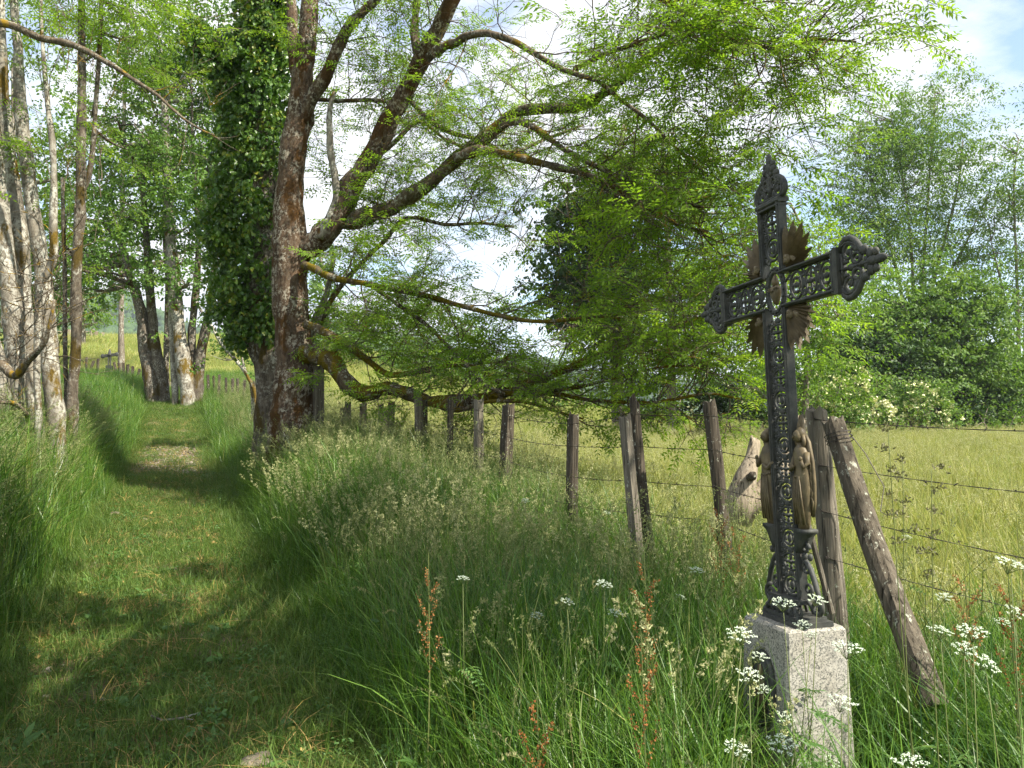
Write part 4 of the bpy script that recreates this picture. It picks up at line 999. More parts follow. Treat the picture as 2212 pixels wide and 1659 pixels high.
sprout('G2', .2, 1, 10, (.6, 1.2), 2, rd(.1), .1)
sprout('G3', .1, 1, 18, (.6, 1.2), 2, rd(.0), .2)
sprout('G4', .2, 1, 20, (.6, 1.2), 2, rd(-.1), .15)
sprout('D', .15, 1, 24, (.5, 1.2), 2, rd(.1), .30)
sprout('D2', .1, 1, 14, (.5, 1.0), 2, rd(-.1), .15)
sprout('E', .25, 1, 20, (.5, 1.1), 2, rd(.1), .1)
sprout('F', .35, 1, 26, (.5, 1.1), 2, rd(.9, .4), .2)
sprout('F2', .1, 1, 22, (.5, 1.0), 2, rd(.3), .05)
sprout('F3', .2, 1, 8, (.3, .7), 1, rd(.1), .1)
sprout('F4', .1, 1, 20, (.5, 1.1), 2, rd(.2), .05)
# hanging bare curved twigs in the middle
for k in range(26):
    p = np.array(P(g.r.uniform(1150, 1560), g.r.uniform(330, 560), g.r.uniform(10, 11))); g.twig(p, (g.r.normal(0, .6), g.r.normal(0, .4), -.8), g.r.uniform(.5, 1.3), .009, 1, 1.0, .2, .2, 1, 3, .8)
print('SPROUT', len(g.pts)); g.keep = .165
# crown masses hanging from the high boughs: (x,y,rx,ry,Y,count)
def mass(gx, key_lobes, lsc=1.0, tw=.30):
    for (x, y, rx, ry, Y, cnt) in key_lobes:
        c = P(x, y, Y); ax, azz = rx / FPX * Y, ry / FPX * Y
        ncl = max(2, int(cnt / 7)); left = cnt
        for k in range(ncl):
            v = gx.r.normal(0, 1, 3); v /= np.linalg.norm(v); v *= gx.r.uniform(.3, 1) ** .5
            cc = np.array(c) + v * np.array([ax, min(ax, 2.2), azz]); out = v * np.array([1, .6, .3]); out[2] += .1
            gx.twig(cc - out * .3, out + np.array([0, 0, .05]), gx.r.uniform(.5, 1.0) * tw / .3, .007, 1, 0, .12, .15, lsc, 3, .8)
mass(g, [(1480, 60, 190, 80, 9.2, 120), (1680, 60, 150, 70, 8.8, 130), (1640, 150, 130, 60, 9.0, 80), (1560, 240, 160, 70, 9.4, 70), (1250, 60, 180, 60, 10.2, 50),
         (1400, 300, 100, 50, 9.8, 34), (1560, 370, 140, 80, 9.4, 110), (1640, 470, 100, 80, 9.2, 80), (1500, 520, 150, 80, 9.6, 90), (1350, 600, 90, 50, 10.4, 18),
         (1800, 70, 70, 45, 8.6, 45), (1450, 640, 150, 70, 9.9, 90), (1600, 620, 100, 90, 9.4, 60), (1560, 760, 120, 60, 9.6, 70), (1400, 770, 120, 45, 11.6, 60), (1700, 720, 130, 70, 9.8, 60), (1780, 640, 80, 50, 9.8, 34),
         (1150, 720, 140, 45, 12.6, 95), (1280, 690, 130, 50, 12.2, 70), (1000, 720, 140, 50, 13.0, 120), (860, 710, 120, 60, 13.2, 100), (780, 660, 80, 50, 13.4, 50), (940, 650, 120, 30, 13.0, 50),
         (820, 400, 90, 90, 13.6, 70), (920, 450, 60, 50, 13.4, 20), (760, 330, 80, 110, 13.8, 80), (960, 200, 90, 60, 12.2, 24), (840, 120, 120, 100, 13.0, 55), (760, 60, 90, 80, 13.6, 55), (1060, 260, 60, 40, 12.0, 10), (850, 530, 80, 50, 12.8, 34)], 1.2)
# crown above the frame (throws the dappled shade)
mass(g, [(800, -220, 300, 140, 12.5, 160), (600, -120, 200, 160, 11.5, 120)], 1.2, .4)
print('ASH', len(g.pts)); g.finish(ash, 'ash')

# ---- ivy-clad tree behind the ash
iy = 14.6
ib = P(578, 960, iy)
ivy = thing('ivy_tree', 'tree swathed in dark glossy ivy standing left behind the mossy ash trunk', 'tree', (ib.x, iy, Hs(ib.x, iy)))
limb('trunk', [(596, 990), (592, 900), (588, 830), (572, 760), (556, 690), (560, 560), (566, 400), (566, 200), (570, 0), (572, -150)], [46, 40, 34, 33, 34, 32, 28, 24, 20, 14], [iy], ivy, M['bark_grey'], 14, .05, 30)
limb('limb', [(556, 320), (520, 240), (480, 160), (440, 90), (415, 40)], [12, 11, 10, 8, 5], [iy], ivy, M['bark_grey'], 8, .06, 31)
pts, rt, sl = [], [], []
r = np.random.default_rng(77)
spine = [(560, 735, 42), (548, 690, 60), (532, 640, 74), (528, 560, 82), (524, 480, 84), (530, 400, 80), (540, 320, 74), (552, 240, 70), (560, 160, 62), (566, 80, 56), (572, 0, 52), (574, -90, 46)]
br = [(540, 330, 30), (510, 235, 26), (480, 165, 24), (450, 105, 22), (420, 55, 20)]
for arr, nn in ((spine, 1500), (br, 240)):
    A_ = np.array(arr, float); u = r.uniform(0, len(A_) - 1, nn)
    for q in u:
        k = min(int(q), len(A_) - 2); f = q - k; x, y, w = A_[k] * (1 - f) + A_[k + 1] * f
        c = P(x, y, iy); R_ = w / FPX * iy; a = r.uniform(0, 6.28); rr = R_ * (r.uniform(.40, 1.0)) * (.92 + .22 * math.sin(q * 5.3 + a * 2) + .16 * math.sin(q * 11 + a * 3 + 1)) * (1.35 if r.uniform() < .07 else 1)
        pts.append((c.x + rr * math.cos(a), c.y + rr * math.sin(a) * .9, c.z + r.normal(0, .12))); rt.append((r.normal(0, .3), r.uniform(.2, .9), a + r.normal(0, .4))); sl.append(r.uniform(.7, 1.15))
scatter('ivy_leaves', 'ivy', pts, rt, sl, ivy)

# ---- generic trees
def crown(name, key, parent, lobes, s, dens, seed, clumpiness=.5, zs=.9, vary=.25):
    """lobes: (x,y,rx,ry,Y); sprays gathered in clumps near each lobe's surface"""
    r = np.random.default_rng(seed); pts, rt, sl = [], [], []
    for lb_ in lobes:
        x, y, rx, ry, Y = lb_[:5]; dk = lb_[5] if len(lb_) > 5 else 1.0
        c = np.array(P(x, y, Y)); ax, azz = rx / FPX * Y, ry / FPX * Y; ay = ax * zs
        spx = s * .34 / Y * FPX; cnt = int(dens * dk * math.pi * rx * ry / (spx * spx) * 8.0); ncl = max(6, int(cnt / 9))
        v = r.normal(0, 1, (ncl, 3)); v /= np.linalg.norm(v, axis=1, keepdims=True); v *= r.uniform(.2, 1, (ncl, 1)) ** .45
        cc = c + v * (ax, ay, azz) * (1 + r.normal(0, .08, (ncl, 1)))
        w = r.integers(0, ncl, cnt); off = r.normal(0, 1, (cnt, 3)) * (s * .34 * (.55 + clumpiness)) * (1, 1, .55)
        p = cc[w] + off; d = v[w] + r.normal(0, .5, (cnt, 3)); yaw = np.arctan2(d[:, 1], d[:, 0])
        pts.append(p); rt.append(np.stack([r.normal(0, .4, cnt), r.normal(.15, .35, cnt), yaw], -1)); sl.append(s * r.uniform(1 - vary, 1 + vary, cnt))
    return scatter(name, key, np.concatenate(pts), np.concatenate(rt), np.concatenate(sl), parent)
def branches(parent, trunk, lobes, mt, seed, r0=.06, per=3, tw=True):
    """boughs from the trunk into each lobe"""
    r = np.random.default_rng(seed); m = MB(); trunk = np.asarray(trunk)
    for lb_ in lobes:
        c = np.array(P(*lb_[:2], lb_[4])); ax = lb_[2] / FPX * lb_[4]; az_ = lb_[3] / FPX * lb_[4]
        for k in range(per):
            e = c + r.normal(0, .45, 3) * (ax, ax, az_); cand = trunk[trunk[:, 2] < e[2] + .1]
            st = cand[np.argmin(np.linalg.norm(cand - e, axis=1) + (e[2] - cand[:, 2]) * .0)] if len(cand) else trunk[0]
            L_ = np.linalg.norm(e - st); mid = st * .5 + e * .5 + np.array([0, 0, -.06 * L_]) + r.normal(0, .05 * L_, 3)
            cpts, _ = catmull([st, mid, e], [1, 1, 1], 4); m.tube(cpts, np.linspace(r0, r0 * .3, len(cpts)), 6)
            if tw:
                for q in range(4):
                    s0 = cpts[r.integers(3, len(cpts))]; d = r.normal(0, 1, 3); d[2] = abs(d[2]) * .6; e2 = s0 + d / np.linalg.norm(d) * L_ * .35; cp, _ = catmull([s0, (s0 + e2) / 2 + r.normal(0, .05 * L_, 3) * .5, e2], [1, 1, 1], 2); m.tube(cp, np.linspace(r0 * .35, r0 * .1, len(cp)), 4)
    o = m.build('boughs', mt, parent, True); o['kind'] = 'stuff'
def tree(name, label, base, Y, trunks, lobes, key, s, dens, seed, bm='bark_far', group=None, cl=.5, per=2, r0=None, part='foliage', extra=None):
    b = P(base, 934, Y); root = thing(name, label, 'tree', (b.x, Y, Hs(b.x, Y)), group); allc = []
    for k, (pxs, rp) in enumerate(trunks):
        pxs = list(pxs); c, ra = limb('trunk', pxs, np.interp(np.linspace(0, 1, len(pxs)), np.linspace(0, 1, len(rp)), rp), [Y + .1 * k], root, M[bm], 10, .06, seed + k); allc.append(c)
    if per: branches(root, np.concatenate(allc), lobes, M[bm], seed + 50, r0 or (6 / FPX * Y), per)
    crown(part, key, root, lobes, s, dens, seed, cl)
    return root

# left multi-stemmed group, nearest
Z2 = 10.6
t2 = thing('pale_ash_tree', 'many stemmed tree with pale lichened trunks and bare twigs at the left edge', 'tree', (P(70, 934, Z2).x, Z2, Hs(P(70, 934, Z2).x, Z2)))
k_ = .5483
def zp(l): return [(x * k_, y * k_) for x, y in l]
for k, (l, rp, dy) in enumerate([
    ([(85, 1760), (72, 1640), (66, 1540), (62, 1450), (52, 1250), (22, 1020), (6, 850), (-6, 700), (-20, 450), (-40, 150), (-50, -100)], [12, 12, 14, 18, 22, 19, 17, 14, 12, 10, 7], 0),
    ([(150, 1760), (135, 1600), (120, 1480), (108, 1300), (96, 1150), (85, 950), (55, 740), (30, 560), (15, 380), (5, 150), (0, -100)], [15, 14, 14, 14, 14, 15, 14, 13, 12, 10, 7], .3),
    ([(222, 1700), (210, 1560), (195, 1400), (185, 1250), (170, 1100), (150, 960), (125, 800), (105, 620), (88, 500), (76, 350), (72, 200), (60, 80), (48, -100)], [20, 19, 18, 17, 16, 16, 15, 15, 13, 12, 10, 9, 7], .6),
    ([(150, 1620), (145, 1450), (155, 1150), (190, 1070), (212, 1000), (210, 850), (212, 700), (206, 560), (190, 430), (178, 300), (166, 150), (160, -60)], [7, 7, 8, 8, 9, 8, 7, 7, 6, 5, 4, 3], -.2),
    ([(-30, 1700), (10, 1560), (-10, 1400), (-60, 1250)], [20, 17, 14, 11], -.5)]):
    limb('stem', zp(l), rp, [Z2 + dy], t2, M['bark_pale'], 14 if k < 3 else 9, .05, 60 + k)
g = Grow(9)
# long dead boughs crossing the top left and the tangle of yellow-lichened dead twigs
for l, rp in (([(-20, 85), (60, 105), (160, 150), (240, 165), (320, 190), (400, 235), (450, 262), (520, 310), (560, 335), (620, 375), (680, 430), (740, 480), (800, 515), (845, 532)], [9, 1.5]),
              ([(-40, 1440), (10, 1440), (60, 1480), (110, 1420), (180, 1340), (215, 1180)], [14, 3]), ([(110, 1640), (60, 1590), (0, 1585)], [6, 4])):
    limb('dead_limb', zp(l), np.linspace(rp[0], rp[1], len(l)), [Z2 - .8, Z2 - 1.4], t2, M['twig'], 7, .08, 70 + len(l))
    limbs['q'] = catmull([P(x * k_, y * k_, Z2 - 1.) for x, y in l], np.ones(len(l)))
    sprout('q', .3, 1, 12, (.3, .9), 1, rd(-.1), 1.0, 1., .006)
for k in range(46):
    p = np.array(P(g.r.uniform(20, 130), g.r.uniform(560, 790), Z2 - g.r.uniform(.2, .7))); g.twig(p, (g.r.normal(.3, .7), -.5, g.r.normal(.25, .5)), g.r.uniform(.4, 1.1), .008, 1, 1.0, .1, .2, 1, 3, .8)
for k in range(22):
    p = np.array(P(g.r.uniform(60, 230), g.r.uniform(60, 560), Z2 - g.r.uniform(-.5, .7))); g.twig(p, (g.r.normal(0, .4), g.r.normal(0, .4), .8), g.r.uniform(.6, 1.4), .008, 1, .9, .1, .4, 1, 3, .5)
g.finish(t2, 'ash')
crown('foliage', 'ash', t2, [(20, 60, 90, 90, Z2 + .5, .22), (60, 230, 70, 80, Z2 + .6, .12), (30, 420, 50, 60, Z2 - .6, .16), (190, 40, 90, 60, Z2, .35), (350, 20, 140, 40, Z2, .35), (10, 540, 60, 60, Z2 + .7, .3), (70, -150, 300, 120, Z2, .5)], 1.0, 1.0, 91)
# dark mossy upright trunk right of it
Z3 = 12.4
tree('slender_ash_tree', 'tall dark mottled trunk rising straight between the pale stems and the path', 160, Z3,
     [(zp([(282, 1640), (286, 1540), (298, 1400), (302, 1300), (300, 1100), (315, 850), (318, 700), (320, 500), (324, 350), (322, 200), (322, 0), (322, -160)]), [13, 11.5, 11, 10, 8, 6]),
      (zp([(262, 1560), (258, 1450), (256, 1300), (256, 1100), (250, 900), (246, 700)]), [5, 4]), (zp([(322, 760), (350, 690), (368, 560), (378, 400), (392, 200), (400, 0), (410, -120)]), [6, 4])],
     [(210, 60, 90, 80, Z3 + .8, .5), (300, 100, 80, 90, Z3 + 1, .6), (230, 300, 60, 60, Z3 + 1, .3), (140, 480, 60, 60, Z3 + 1, .4), (250, -120, 200, 90, Z3, .7)], 'ash', 1.0, .8, 95, 'bark_grey', per=2, r0=.03)
# maples over the path
Z4 = 29.
mt4 = [([(600, 1560), (590, 1480), (572, 1380), (562, 1280), (545, 1190), (510, 1080), (480, 960)], [15, 13, 11, 8]),
       ([(645, 1560), (632, 1480), (608, 1350), (598, 1230), (585, 1080), (578, 960), (560, 700)], [13, 11, 9, 6]),
       ([(655, 1550), (655, 1400), (658, 1250), (660, 1100), (650, 960), (648, 800)], [6, 5.5, 4])]
tree('maple_tree', 'leftmost dark pair of trunks of the clump standing beside the far bend of the path', 320, Z4, [(zp(l), rp) for l, rp in mt4],
     [(270, 560, 90, 60, Z4 - 1), (250, 470, 80, 70, Z4), (330, 600, 60, 34, Z4 - 1, .8), (330, 420, 90, 90, Z4), (240, 330, 100, 90, Z4), (320, 250, 100, 90, Z4), (180, 560, 60, 60, Z4 + 1), (200, 640, 50, 40, Z4 + 2, .7)], 'maple', 1.35, .62, 101, 'bark_grey', cl=.8)
mt5 = [([(740, 1560), (728, 1470), (712, 1350), (700, 1250), (688, 1130), (675, 1000), (668, 850), (655, 600), (650, 400)], [16, 14, 12, 7]),
       ([(690, 1550), (684, 1450), (676, 1300), (672, 1200), (676, 1100), (700, 1000)], [7, 6, 4.5])]
tree('maple_tree', 'stout pale trunk in the middle of the clump beside the far bend', 400, Z4 - .6, [(zp(l), rp) for l, rp in mt5],
     [(400, 300, 100, 100, Z4 - 1), (390, 450, 90, 80, Z4 - 1), (420, 180, 110, 90, Z4), (400, 600, 70, 36, Z4 - 1.5, .8), (340, 110, 110, 80, Z4), (440, 60, 110, 70, Z4)], 'maple', 1.35, .60, 102, 'bark_pale', cl=.8)
mt6 = [([(775, 1560), (782, 1460), (795, 1370), (815, 1280), (832, 1190), (845, 1080), (850, 950)], [13, 11, 9, 5]),
       ([(770, 1500), (758, 1400), (756, 1300), (768, 1180), (780, 1050), (782, 900)], [9, 7.5, 5])]
tree('maple_tree', 'rightmost forked trunks of the clump beside the far bend of the path', 430, Z4 - .3, [(zp(l), rp) for l, rp in mt6],
     [(460, 620, 60, 40, Z4 - 1, .8), (450, 540, 70, 60, Z4), (470, 400, 80, 90, Z4), (460, 250, 90, 90, Z4 + 1), (500, 120, 90, 80, Z4 + 1), (600, 60, 60, 60, Z4 + 2)], 'maple', 1.35, .60, 103, 'bark_grey', cl=.8)
# young sapling with leaning dead stem
Z5 = 20.
tree('young_maple_tree', 'small leafy maple sapling with pale leaning stem in front of the short dark posts', 530, Z5,
     [([(552, 856), (538, 820), (520, 790), (480, 745), (455, 700), (435, 672), (425, 652)], [4, 3]), ([(545, 850), (530, 800), (515, 750), (490, 700)], [3, 2])],
     [(500, 730, 40, 30, Z5), (525, 690, 30, 24, Z5), (520, 770, 38, 20, Z5), (470, 700, 24, 22, Z5, .8), (480, 770, 26, 14, Z5, .7), (545, 720, 24, 30, Z5)], 'maple', .9, .55, 104, 'bark_pale', cl=.6, r0=.018)
tree('maple_tree', 'broad leafy tree on the crest far behind the left pale stems', 190, 66, [([(180, 725), (178, 690), (180, 640)], [5, 3])],
     [(130, 660, 40, 40, 66), (180, 655, 40, 44, 66), (205, 690, 22, 20, 66), (100, 620, 40, 40, 66)], 'bright', 3.0, .9, 105)
tree('lime_tree', 'leafy backdrop tree filling the gap between slender trunk and maples', 260, 44, [([(262, 800), (262, 650), (265, 400), (270, 150)], [7, 3])],
     [(240, 200, 110, 110, 44, .8), (330, 330, 110, 110, 45, .7), (200, 420, 90, 100, 44, .8), (430, 330, 100, 120, 46, .6), (300, 520, 110, 60, 46, .7), (160, 560, 70, 60, 46), (330, 60, 130, 90, 45, .7), (480, 520, 90, 70, 46, .5)], 'mid', 2.3, .5, 106, cl=1.0)
tree('lime_tree', 'leafy tree closing the view behind the pale stems at the left edge', 60, 34, [([(60, 830), (62, 650), (60, 400)], [9, 4])],
     [(60, 640, 90, 60, 34), (40, 520, 80, 80, 34, .9), (130, 400, 80, 90, 34, .7), (30, 330, 60, 90, 34, .6), (140, 610, 60, 50, 34), (-40, 600, 90, 120, 34), (60, 120, 60, 60, 34, .4), (20, 740, 60, 40, 34, 1)], 'mid', 1.9, .62, 107, cl=.8)

# background trees right of the ash trunk
tree('ivy_tree', 'dark ivy-clad tree rising behind the middle of the ash foliage', 1330, 34,
     [([(1335, 900), (1330, 750), (1325, 600), (1330, 400), (1350, 260)], [14, 6])],
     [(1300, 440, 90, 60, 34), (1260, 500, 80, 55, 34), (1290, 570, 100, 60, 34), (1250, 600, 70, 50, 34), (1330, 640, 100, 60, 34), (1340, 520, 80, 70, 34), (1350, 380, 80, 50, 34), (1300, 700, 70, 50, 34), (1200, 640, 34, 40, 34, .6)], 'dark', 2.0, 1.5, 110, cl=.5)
tree('ash_tree', 'bright green rounded tree right behind the ash limbs and left of the cross', 1450, 30,
     [([(1450, 900), (1450, 750), (1445, 600), (1440, 420), (1430, 300)], [10, 4])],
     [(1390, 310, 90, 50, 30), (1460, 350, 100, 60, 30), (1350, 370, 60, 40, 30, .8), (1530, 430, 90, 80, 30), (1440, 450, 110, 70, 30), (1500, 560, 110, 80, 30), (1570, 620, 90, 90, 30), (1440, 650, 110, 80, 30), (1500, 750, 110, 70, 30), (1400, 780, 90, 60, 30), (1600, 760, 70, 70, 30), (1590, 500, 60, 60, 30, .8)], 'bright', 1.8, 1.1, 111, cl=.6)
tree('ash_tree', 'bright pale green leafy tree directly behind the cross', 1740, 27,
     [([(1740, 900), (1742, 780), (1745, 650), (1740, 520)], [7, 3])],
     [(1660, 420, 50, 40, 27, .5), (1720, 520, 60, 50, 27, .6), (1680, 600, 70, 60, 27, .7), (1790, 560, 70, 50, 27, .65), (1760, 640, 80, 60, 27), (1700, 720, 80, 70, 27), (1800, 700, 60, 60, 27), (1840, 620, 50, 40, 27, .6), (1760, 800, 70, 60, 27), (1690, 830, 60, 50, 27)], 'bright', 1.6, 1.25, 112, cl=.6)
tree('poplar_tree', 'tall thin-leaved tree with many bare upright limbs against the clouds, upper right', 1970, 48,
     [([(1975, 900), (1975, 700), (1970, 560), (1960, 450), (1940, 330), (1920, 230)], [4.5, 1]), ([(1985, 880), (1990, 650), (2000, 500), (2010, 350), (2020, 200)], [4.5, 1]), ([(1990, 880), (2010, 650), (2040, 520), (2070, 400), (2080, 300)], [4.5, 1]),
      ([(1965, 860), (1950, 650), (1920, 520), (1890, 420), (1870, 330)], [4.5, 1]), ([(2000, 860), (2030, 640), (2080, 540), (2120, 450)], [4.5, 1])],
     [(1900, 260, 60, 50, 48, .5), (2020, 210, 60, 50, 48, .5), (1960, 320, 90, 70, 48, .6), (1870, 350, 70, 60, 48, .55), (2060, 320, 60, 60, 48, .5), (1850, 430, 60, 50, 48, .55), (1960, 430, 100, 70, 48, .5), (2080, 430, 60, 60, 48, .45), (1900, 520, 80, 60, 48, .6), (2030, 540, 80, 50, 48, .4), (2120, 560, 50, 50, 48, .4), (1850, 560, 60, 60, 48, .7)], 'grey', 2.1, 2.6, 113, per=7, r0=.05, cl=1.1)
tree('field_maple_tree', 'broad dense round-headed tree with lit right side at the meadow edge, right of the cross', 2060, 42,
     [([(2085, 915), (2075, 890), (2060, 850), (2050, 780)], [6, 5])],
     [(1960, 640, 70, 50, 42), (2040, 650, 80, 60, 42), (2110, 690, 70, 60, 42), (1900, 690, 70, 60, 42), (1980, 730, 110, 80, 42), (2080, 770, 110, 70, 42), (2160, 800, 80, 60, 42), (1910, 790, 80, 70, 42), (2000, 830, 100, 50, 42), (2200, 850, 70, 40, 42), (2100, 850, 100, 34, 42)], 'mid', 2.2, 1.5, 114, cl=.6)
tree('poplar_tree', 'sparse tree cut off by the right edge of the view', 2190, 46,
     [([(2205, 900), (2200, 700), (2195, 550), (2190, 400), (2200, 300)], [4.5, 1]), ([(2215, 900), (2215, 650), (2225, 450), (2230, 300)], [4.5, 1]), ([(2205, 880), (2180, 700), (2160, 600), (2140, 520)], [4.5, 1])],
     [(2190, 320, 40, 50, 46, .5), (2220, 420, 60, 60, 46, .6), (2170, 430, 40, 50, 46, .5), (2200, 540, 60, 50, 46, .5), (2170, 640, 50, 40, 46, .5), (2240, 650, 70, 60, 46, .7)], 'grey', 2.1, 2.6, 115, per=7, r0=.045, cl=1.1)
for nm, lab, bx, Y, lobes, dens, key, bl in [
    ('elder_shrub', 'elder bush dotted with cream blossom at the meadow edge, just right of the cross', 1800, 30, [(1760, 850, 60, 40, 30), (1820, 870, 60, 40, 30), (1870, 890, 50, 28, 30), (1740, 890, 60, 30, 30), (1830, 820, 40, 30, 30, .7)], 1.6, 'shrub', 230),
    ('elder_shrub', 'rounded elder bush with cream blossom in front of the dark shade under the broad tree', 1970, 36, [(1960, 860, 50, 34, 36), (2000, 880, 45, 34, 36), (1925, 890, 40, 26, 36), (1990, 850, 30, 20, 36), (2030, 905, 40, 16, 36)], 1.7, 'shrub', 130),
    ('hedge_shrub', 'dark bramble thicket at the meadow edge behind the leaning pair of posts', 1480, 33, [(1400, 860, 60, 34, 33), (1480, 870, 70, 34, 33), (1570, 870, 70, 36, 33), (1650, 860, 60, 46, 33), (1540, 830, 60, 36, 33)], .9, 'dark', 60),
    ('hedge_shrub', 'dark foliage added as the deep shade below the broad tree, behind the blossoming elders', 1880, 40, [(1860, 820, 60, 60, 40), (1900, 760, 60, 50, 40), (1940, 830, 60, 50, 41), (1840, 760, 40, 40, 40), (2020, 870, 70, 34, 41), (2120, 880, 70, 30, 41)], 2.2, 'dark', 0),  # added dark leaves standing in for the shade beneath the broad tree
    ('hazel_shrub', 'green bushes far beyond the meadow under the long ash limb', 1000, 62, [(1010, 800, 60, 30, 62), (900, 780, 90, 34, 60), (780, 770, 80, 40, 58), (1120, 820, 50, 28, 64), (860, 700, 90, 60, 64), (960, 720, 80, 50, 64), (1250, 850, 60, 26, 50)], .8, 'mid', 0),
    ('hazel_shrub', 'low bushes at the far right edge of the meadow', 2160, 38, [(2120, 905, 50, 14, 38), (2190, 900, 50, 18, 38), (2240, 890, 50, 30, 38)], .9, 'shrub', 0)]:
    sY = Y; b = P(bx, 934, sY); root = thing(nm, lab, 'shrub', (b.x, sY, Hs(b.x, sY)))
    m = MB(); rr = np.random.default_rng(bx)
    for (x, y, rx, ry, Y_, *_) in lobes:
        c = P(x, y, Y_)
        for q in range(4):
            g0 = np.array([c.x + rr.normal(0, .5), Y_, Hs(c.x, Y_)]); e = np.array(c) + rr.normal(0, .3, 3); m.tube([g0, (g0 + e) / 2 + rr.normal(0, .15, 3), e], [.05, .035, .015], 5)
    o = m.build('stems', M['bark_far'], root); o['kind'] = 'stuff'
    crown('foliage', key, root, lobes, Y * .05, dens, bx, .5)
    if bl:
        pp = []
        for q in range(bl):
            lb_ = lobes[rr.integers(len(lobes))]; c = np.array(P(lb_[0], lb_[1], lb_[4])); v = rr.normal(0, 1, 3); v[1] = -abs(v[1]); v /= np.linalg.norm(v); pp.append(c + v * (lb_[2] / FPX * Y, lb_[2] / FPX * Y * .9, lb_[3] / FPX * Y) * 1.12)
        scatter('blossom', 'blossom', pp, np.stack([rr.normal(.9, .4, bl), rr.normal(0, .4, bl), rr.uniform(0, 6, bl)], -1), rr.uniform(1.4, 2.6, bl), root)
# wood behind the meadow in the centre (hazy)
tree('spruce_tree', 'tall conifer-like dark tree on the crest between ash trunk and far bushes', 700, 70, [([(705, 780), (705, 700), (706, 600)], [5, 2])], [(705, 560, 34, 60, 70), (700, 650, 50, 60, 70), (712, 730, 56, 50, 70), (760, 690, 50, 50, 70)], 'mid', 3.2, .7, 120)

# ------------------------------------------------------------------ tree behind the photographer that shades path and verge
sh = thing('shade_tree', 'big leafy tree standing to the right of the path, casting dappled shade', 'tree', (6.8, -2.6, 0))
m = MB(); c, ra = catmull([(6.8, -2.6, -.2), (6.7, -2.5, 2), (6.3, -2.2, 4.5), (5.6, -1.8, 7.5)], [.30, .24, .2, .12]); m.tube(c, ra, 12); m.build('trunk', M['bark_grey'], sh)
r = np.random.default_rng(55); pts = []
def blob(c, rad, n):
    v = r.normal(0, 1, (n, 3)); v /= np.linalg.norm(v, axis=1, keepdims=True); v *= r.uniform(0, 1, (n, 1)) ** .4; return np.array(c) + v * rad
SHL = [((3.1, .6, 7.4), (1.5, 1.6, .9), 210), ((5.0, 2.0, 7.8), (1.5, 1.3, .9), 190), ((4.0, -1.0, 7.2), (1.2, 1.2, .8), 120), ((5.7, 1.5, 7.8), (1.0, 1.1, .8), 90), ((2.2, -1.8, 6.9), (1.7, 1.5, .9), 200), ((4.4, 4.2, 8.4), (1.3, 1.2, .8), 120), ((1.0, 2.6, 7.6), (1.2, 1.2, .8), 120), ((3.0, -3.8, 7.0), (1.6, 1.4, .9), 160), ((2.2, 3.0, 7.6), (1.2, .9, .6), 60), ((.4, 4.2, 7.7), (1.1, .9, .5), 50), ((1.2, .6, 7.2), (1.1, 1.0, .6), 60)]
pts = np.concatenate([blob(a[0], a[1], int(a[2] * .8)) for a in SHL]); n = len(pts)
scatter('foliage', 'maple', pts, np.stack([r.normal(0, .5, n), r.normal(0, .4, n), r.uniform(0, 6.28, n)], -1), r.uniform(1.1, 1.7, n), sh)
m = MB()
for c_, rd_, _n in SHL:
    for q in range(3): e = np.array(c_) + r.normal(0, .5, 3); s0 = c[-4] if c_[1] < 1 else np.array((3.1, .4, 6.9)); m.tube([s0, (s0 + e) / 2 + r.normal(0, .2, 3), e], [.09, .06, .03], 6)
o = m.build('boughs', M['bark_grey'], sh); o['kind'] = 'stuff'

# ------------------------------------------------------------------ grass and herbs
def frustum_pts(n, y0, y1, x0f, x1f, pw=1.0):
    """n points with Y in y0..y1 and X between x0f(Y), x1f(Y); area-uniform"""
    out = []; Y = rng.uniform(0, 1, n * 4) ** pw * (y1 - y0) + y0; a, b = x0f(Y), x1f(Y); wmax = np.max(b - a); keep = rng.uniform(0, wmax, n * 4) < (b - a)
    Y = Y[keep][:n]; a, b = x0f(Y), x1f(Y); X = a + (b - a) * rng.uniform(0, 1, len(Y)); return X, Y
def fence_x(y):
    ys_ = np.array([p[1][1] for p in [POSTS[0]] + main]); xs_ = np.array([p[1][0] for p in [POSTS[0]] + main]); o = np.argsort(ys_)
    return np.interp(y, np.concatenate([[0], ys_[o], [20, 25, 40]]), np.concatenate([[2.6], xs_[o], [-6.3, -8.2, -14]]))
def put(name, key, X, Y, s0, s1, tilt=.17, label=None, dz=-.02, scl=None):
    n = len(X); a = np.stack([rng.normal(0, tilt, n), rng.normal(0, tilt, n), rng.uniform(0, 6.28, n)], -1)
    o = scatter(name, key, np.stack([X, Y, H(X, Y) + dz], -1), a, rng.uniform(s0, s1, n) if scl is None else scl)
    return o
PR = lambda y: path_x(y) + 1.05            # right edge of the path
PL = lambda y: path_x(y) - .85
patch = lambda X, Y, s=1.3, o=0.: .5 + .5 * np.sin(X * s + 1.7 * np.sin(Y * s * .7 + o)) * np.sin(Y * s * .9 + o)
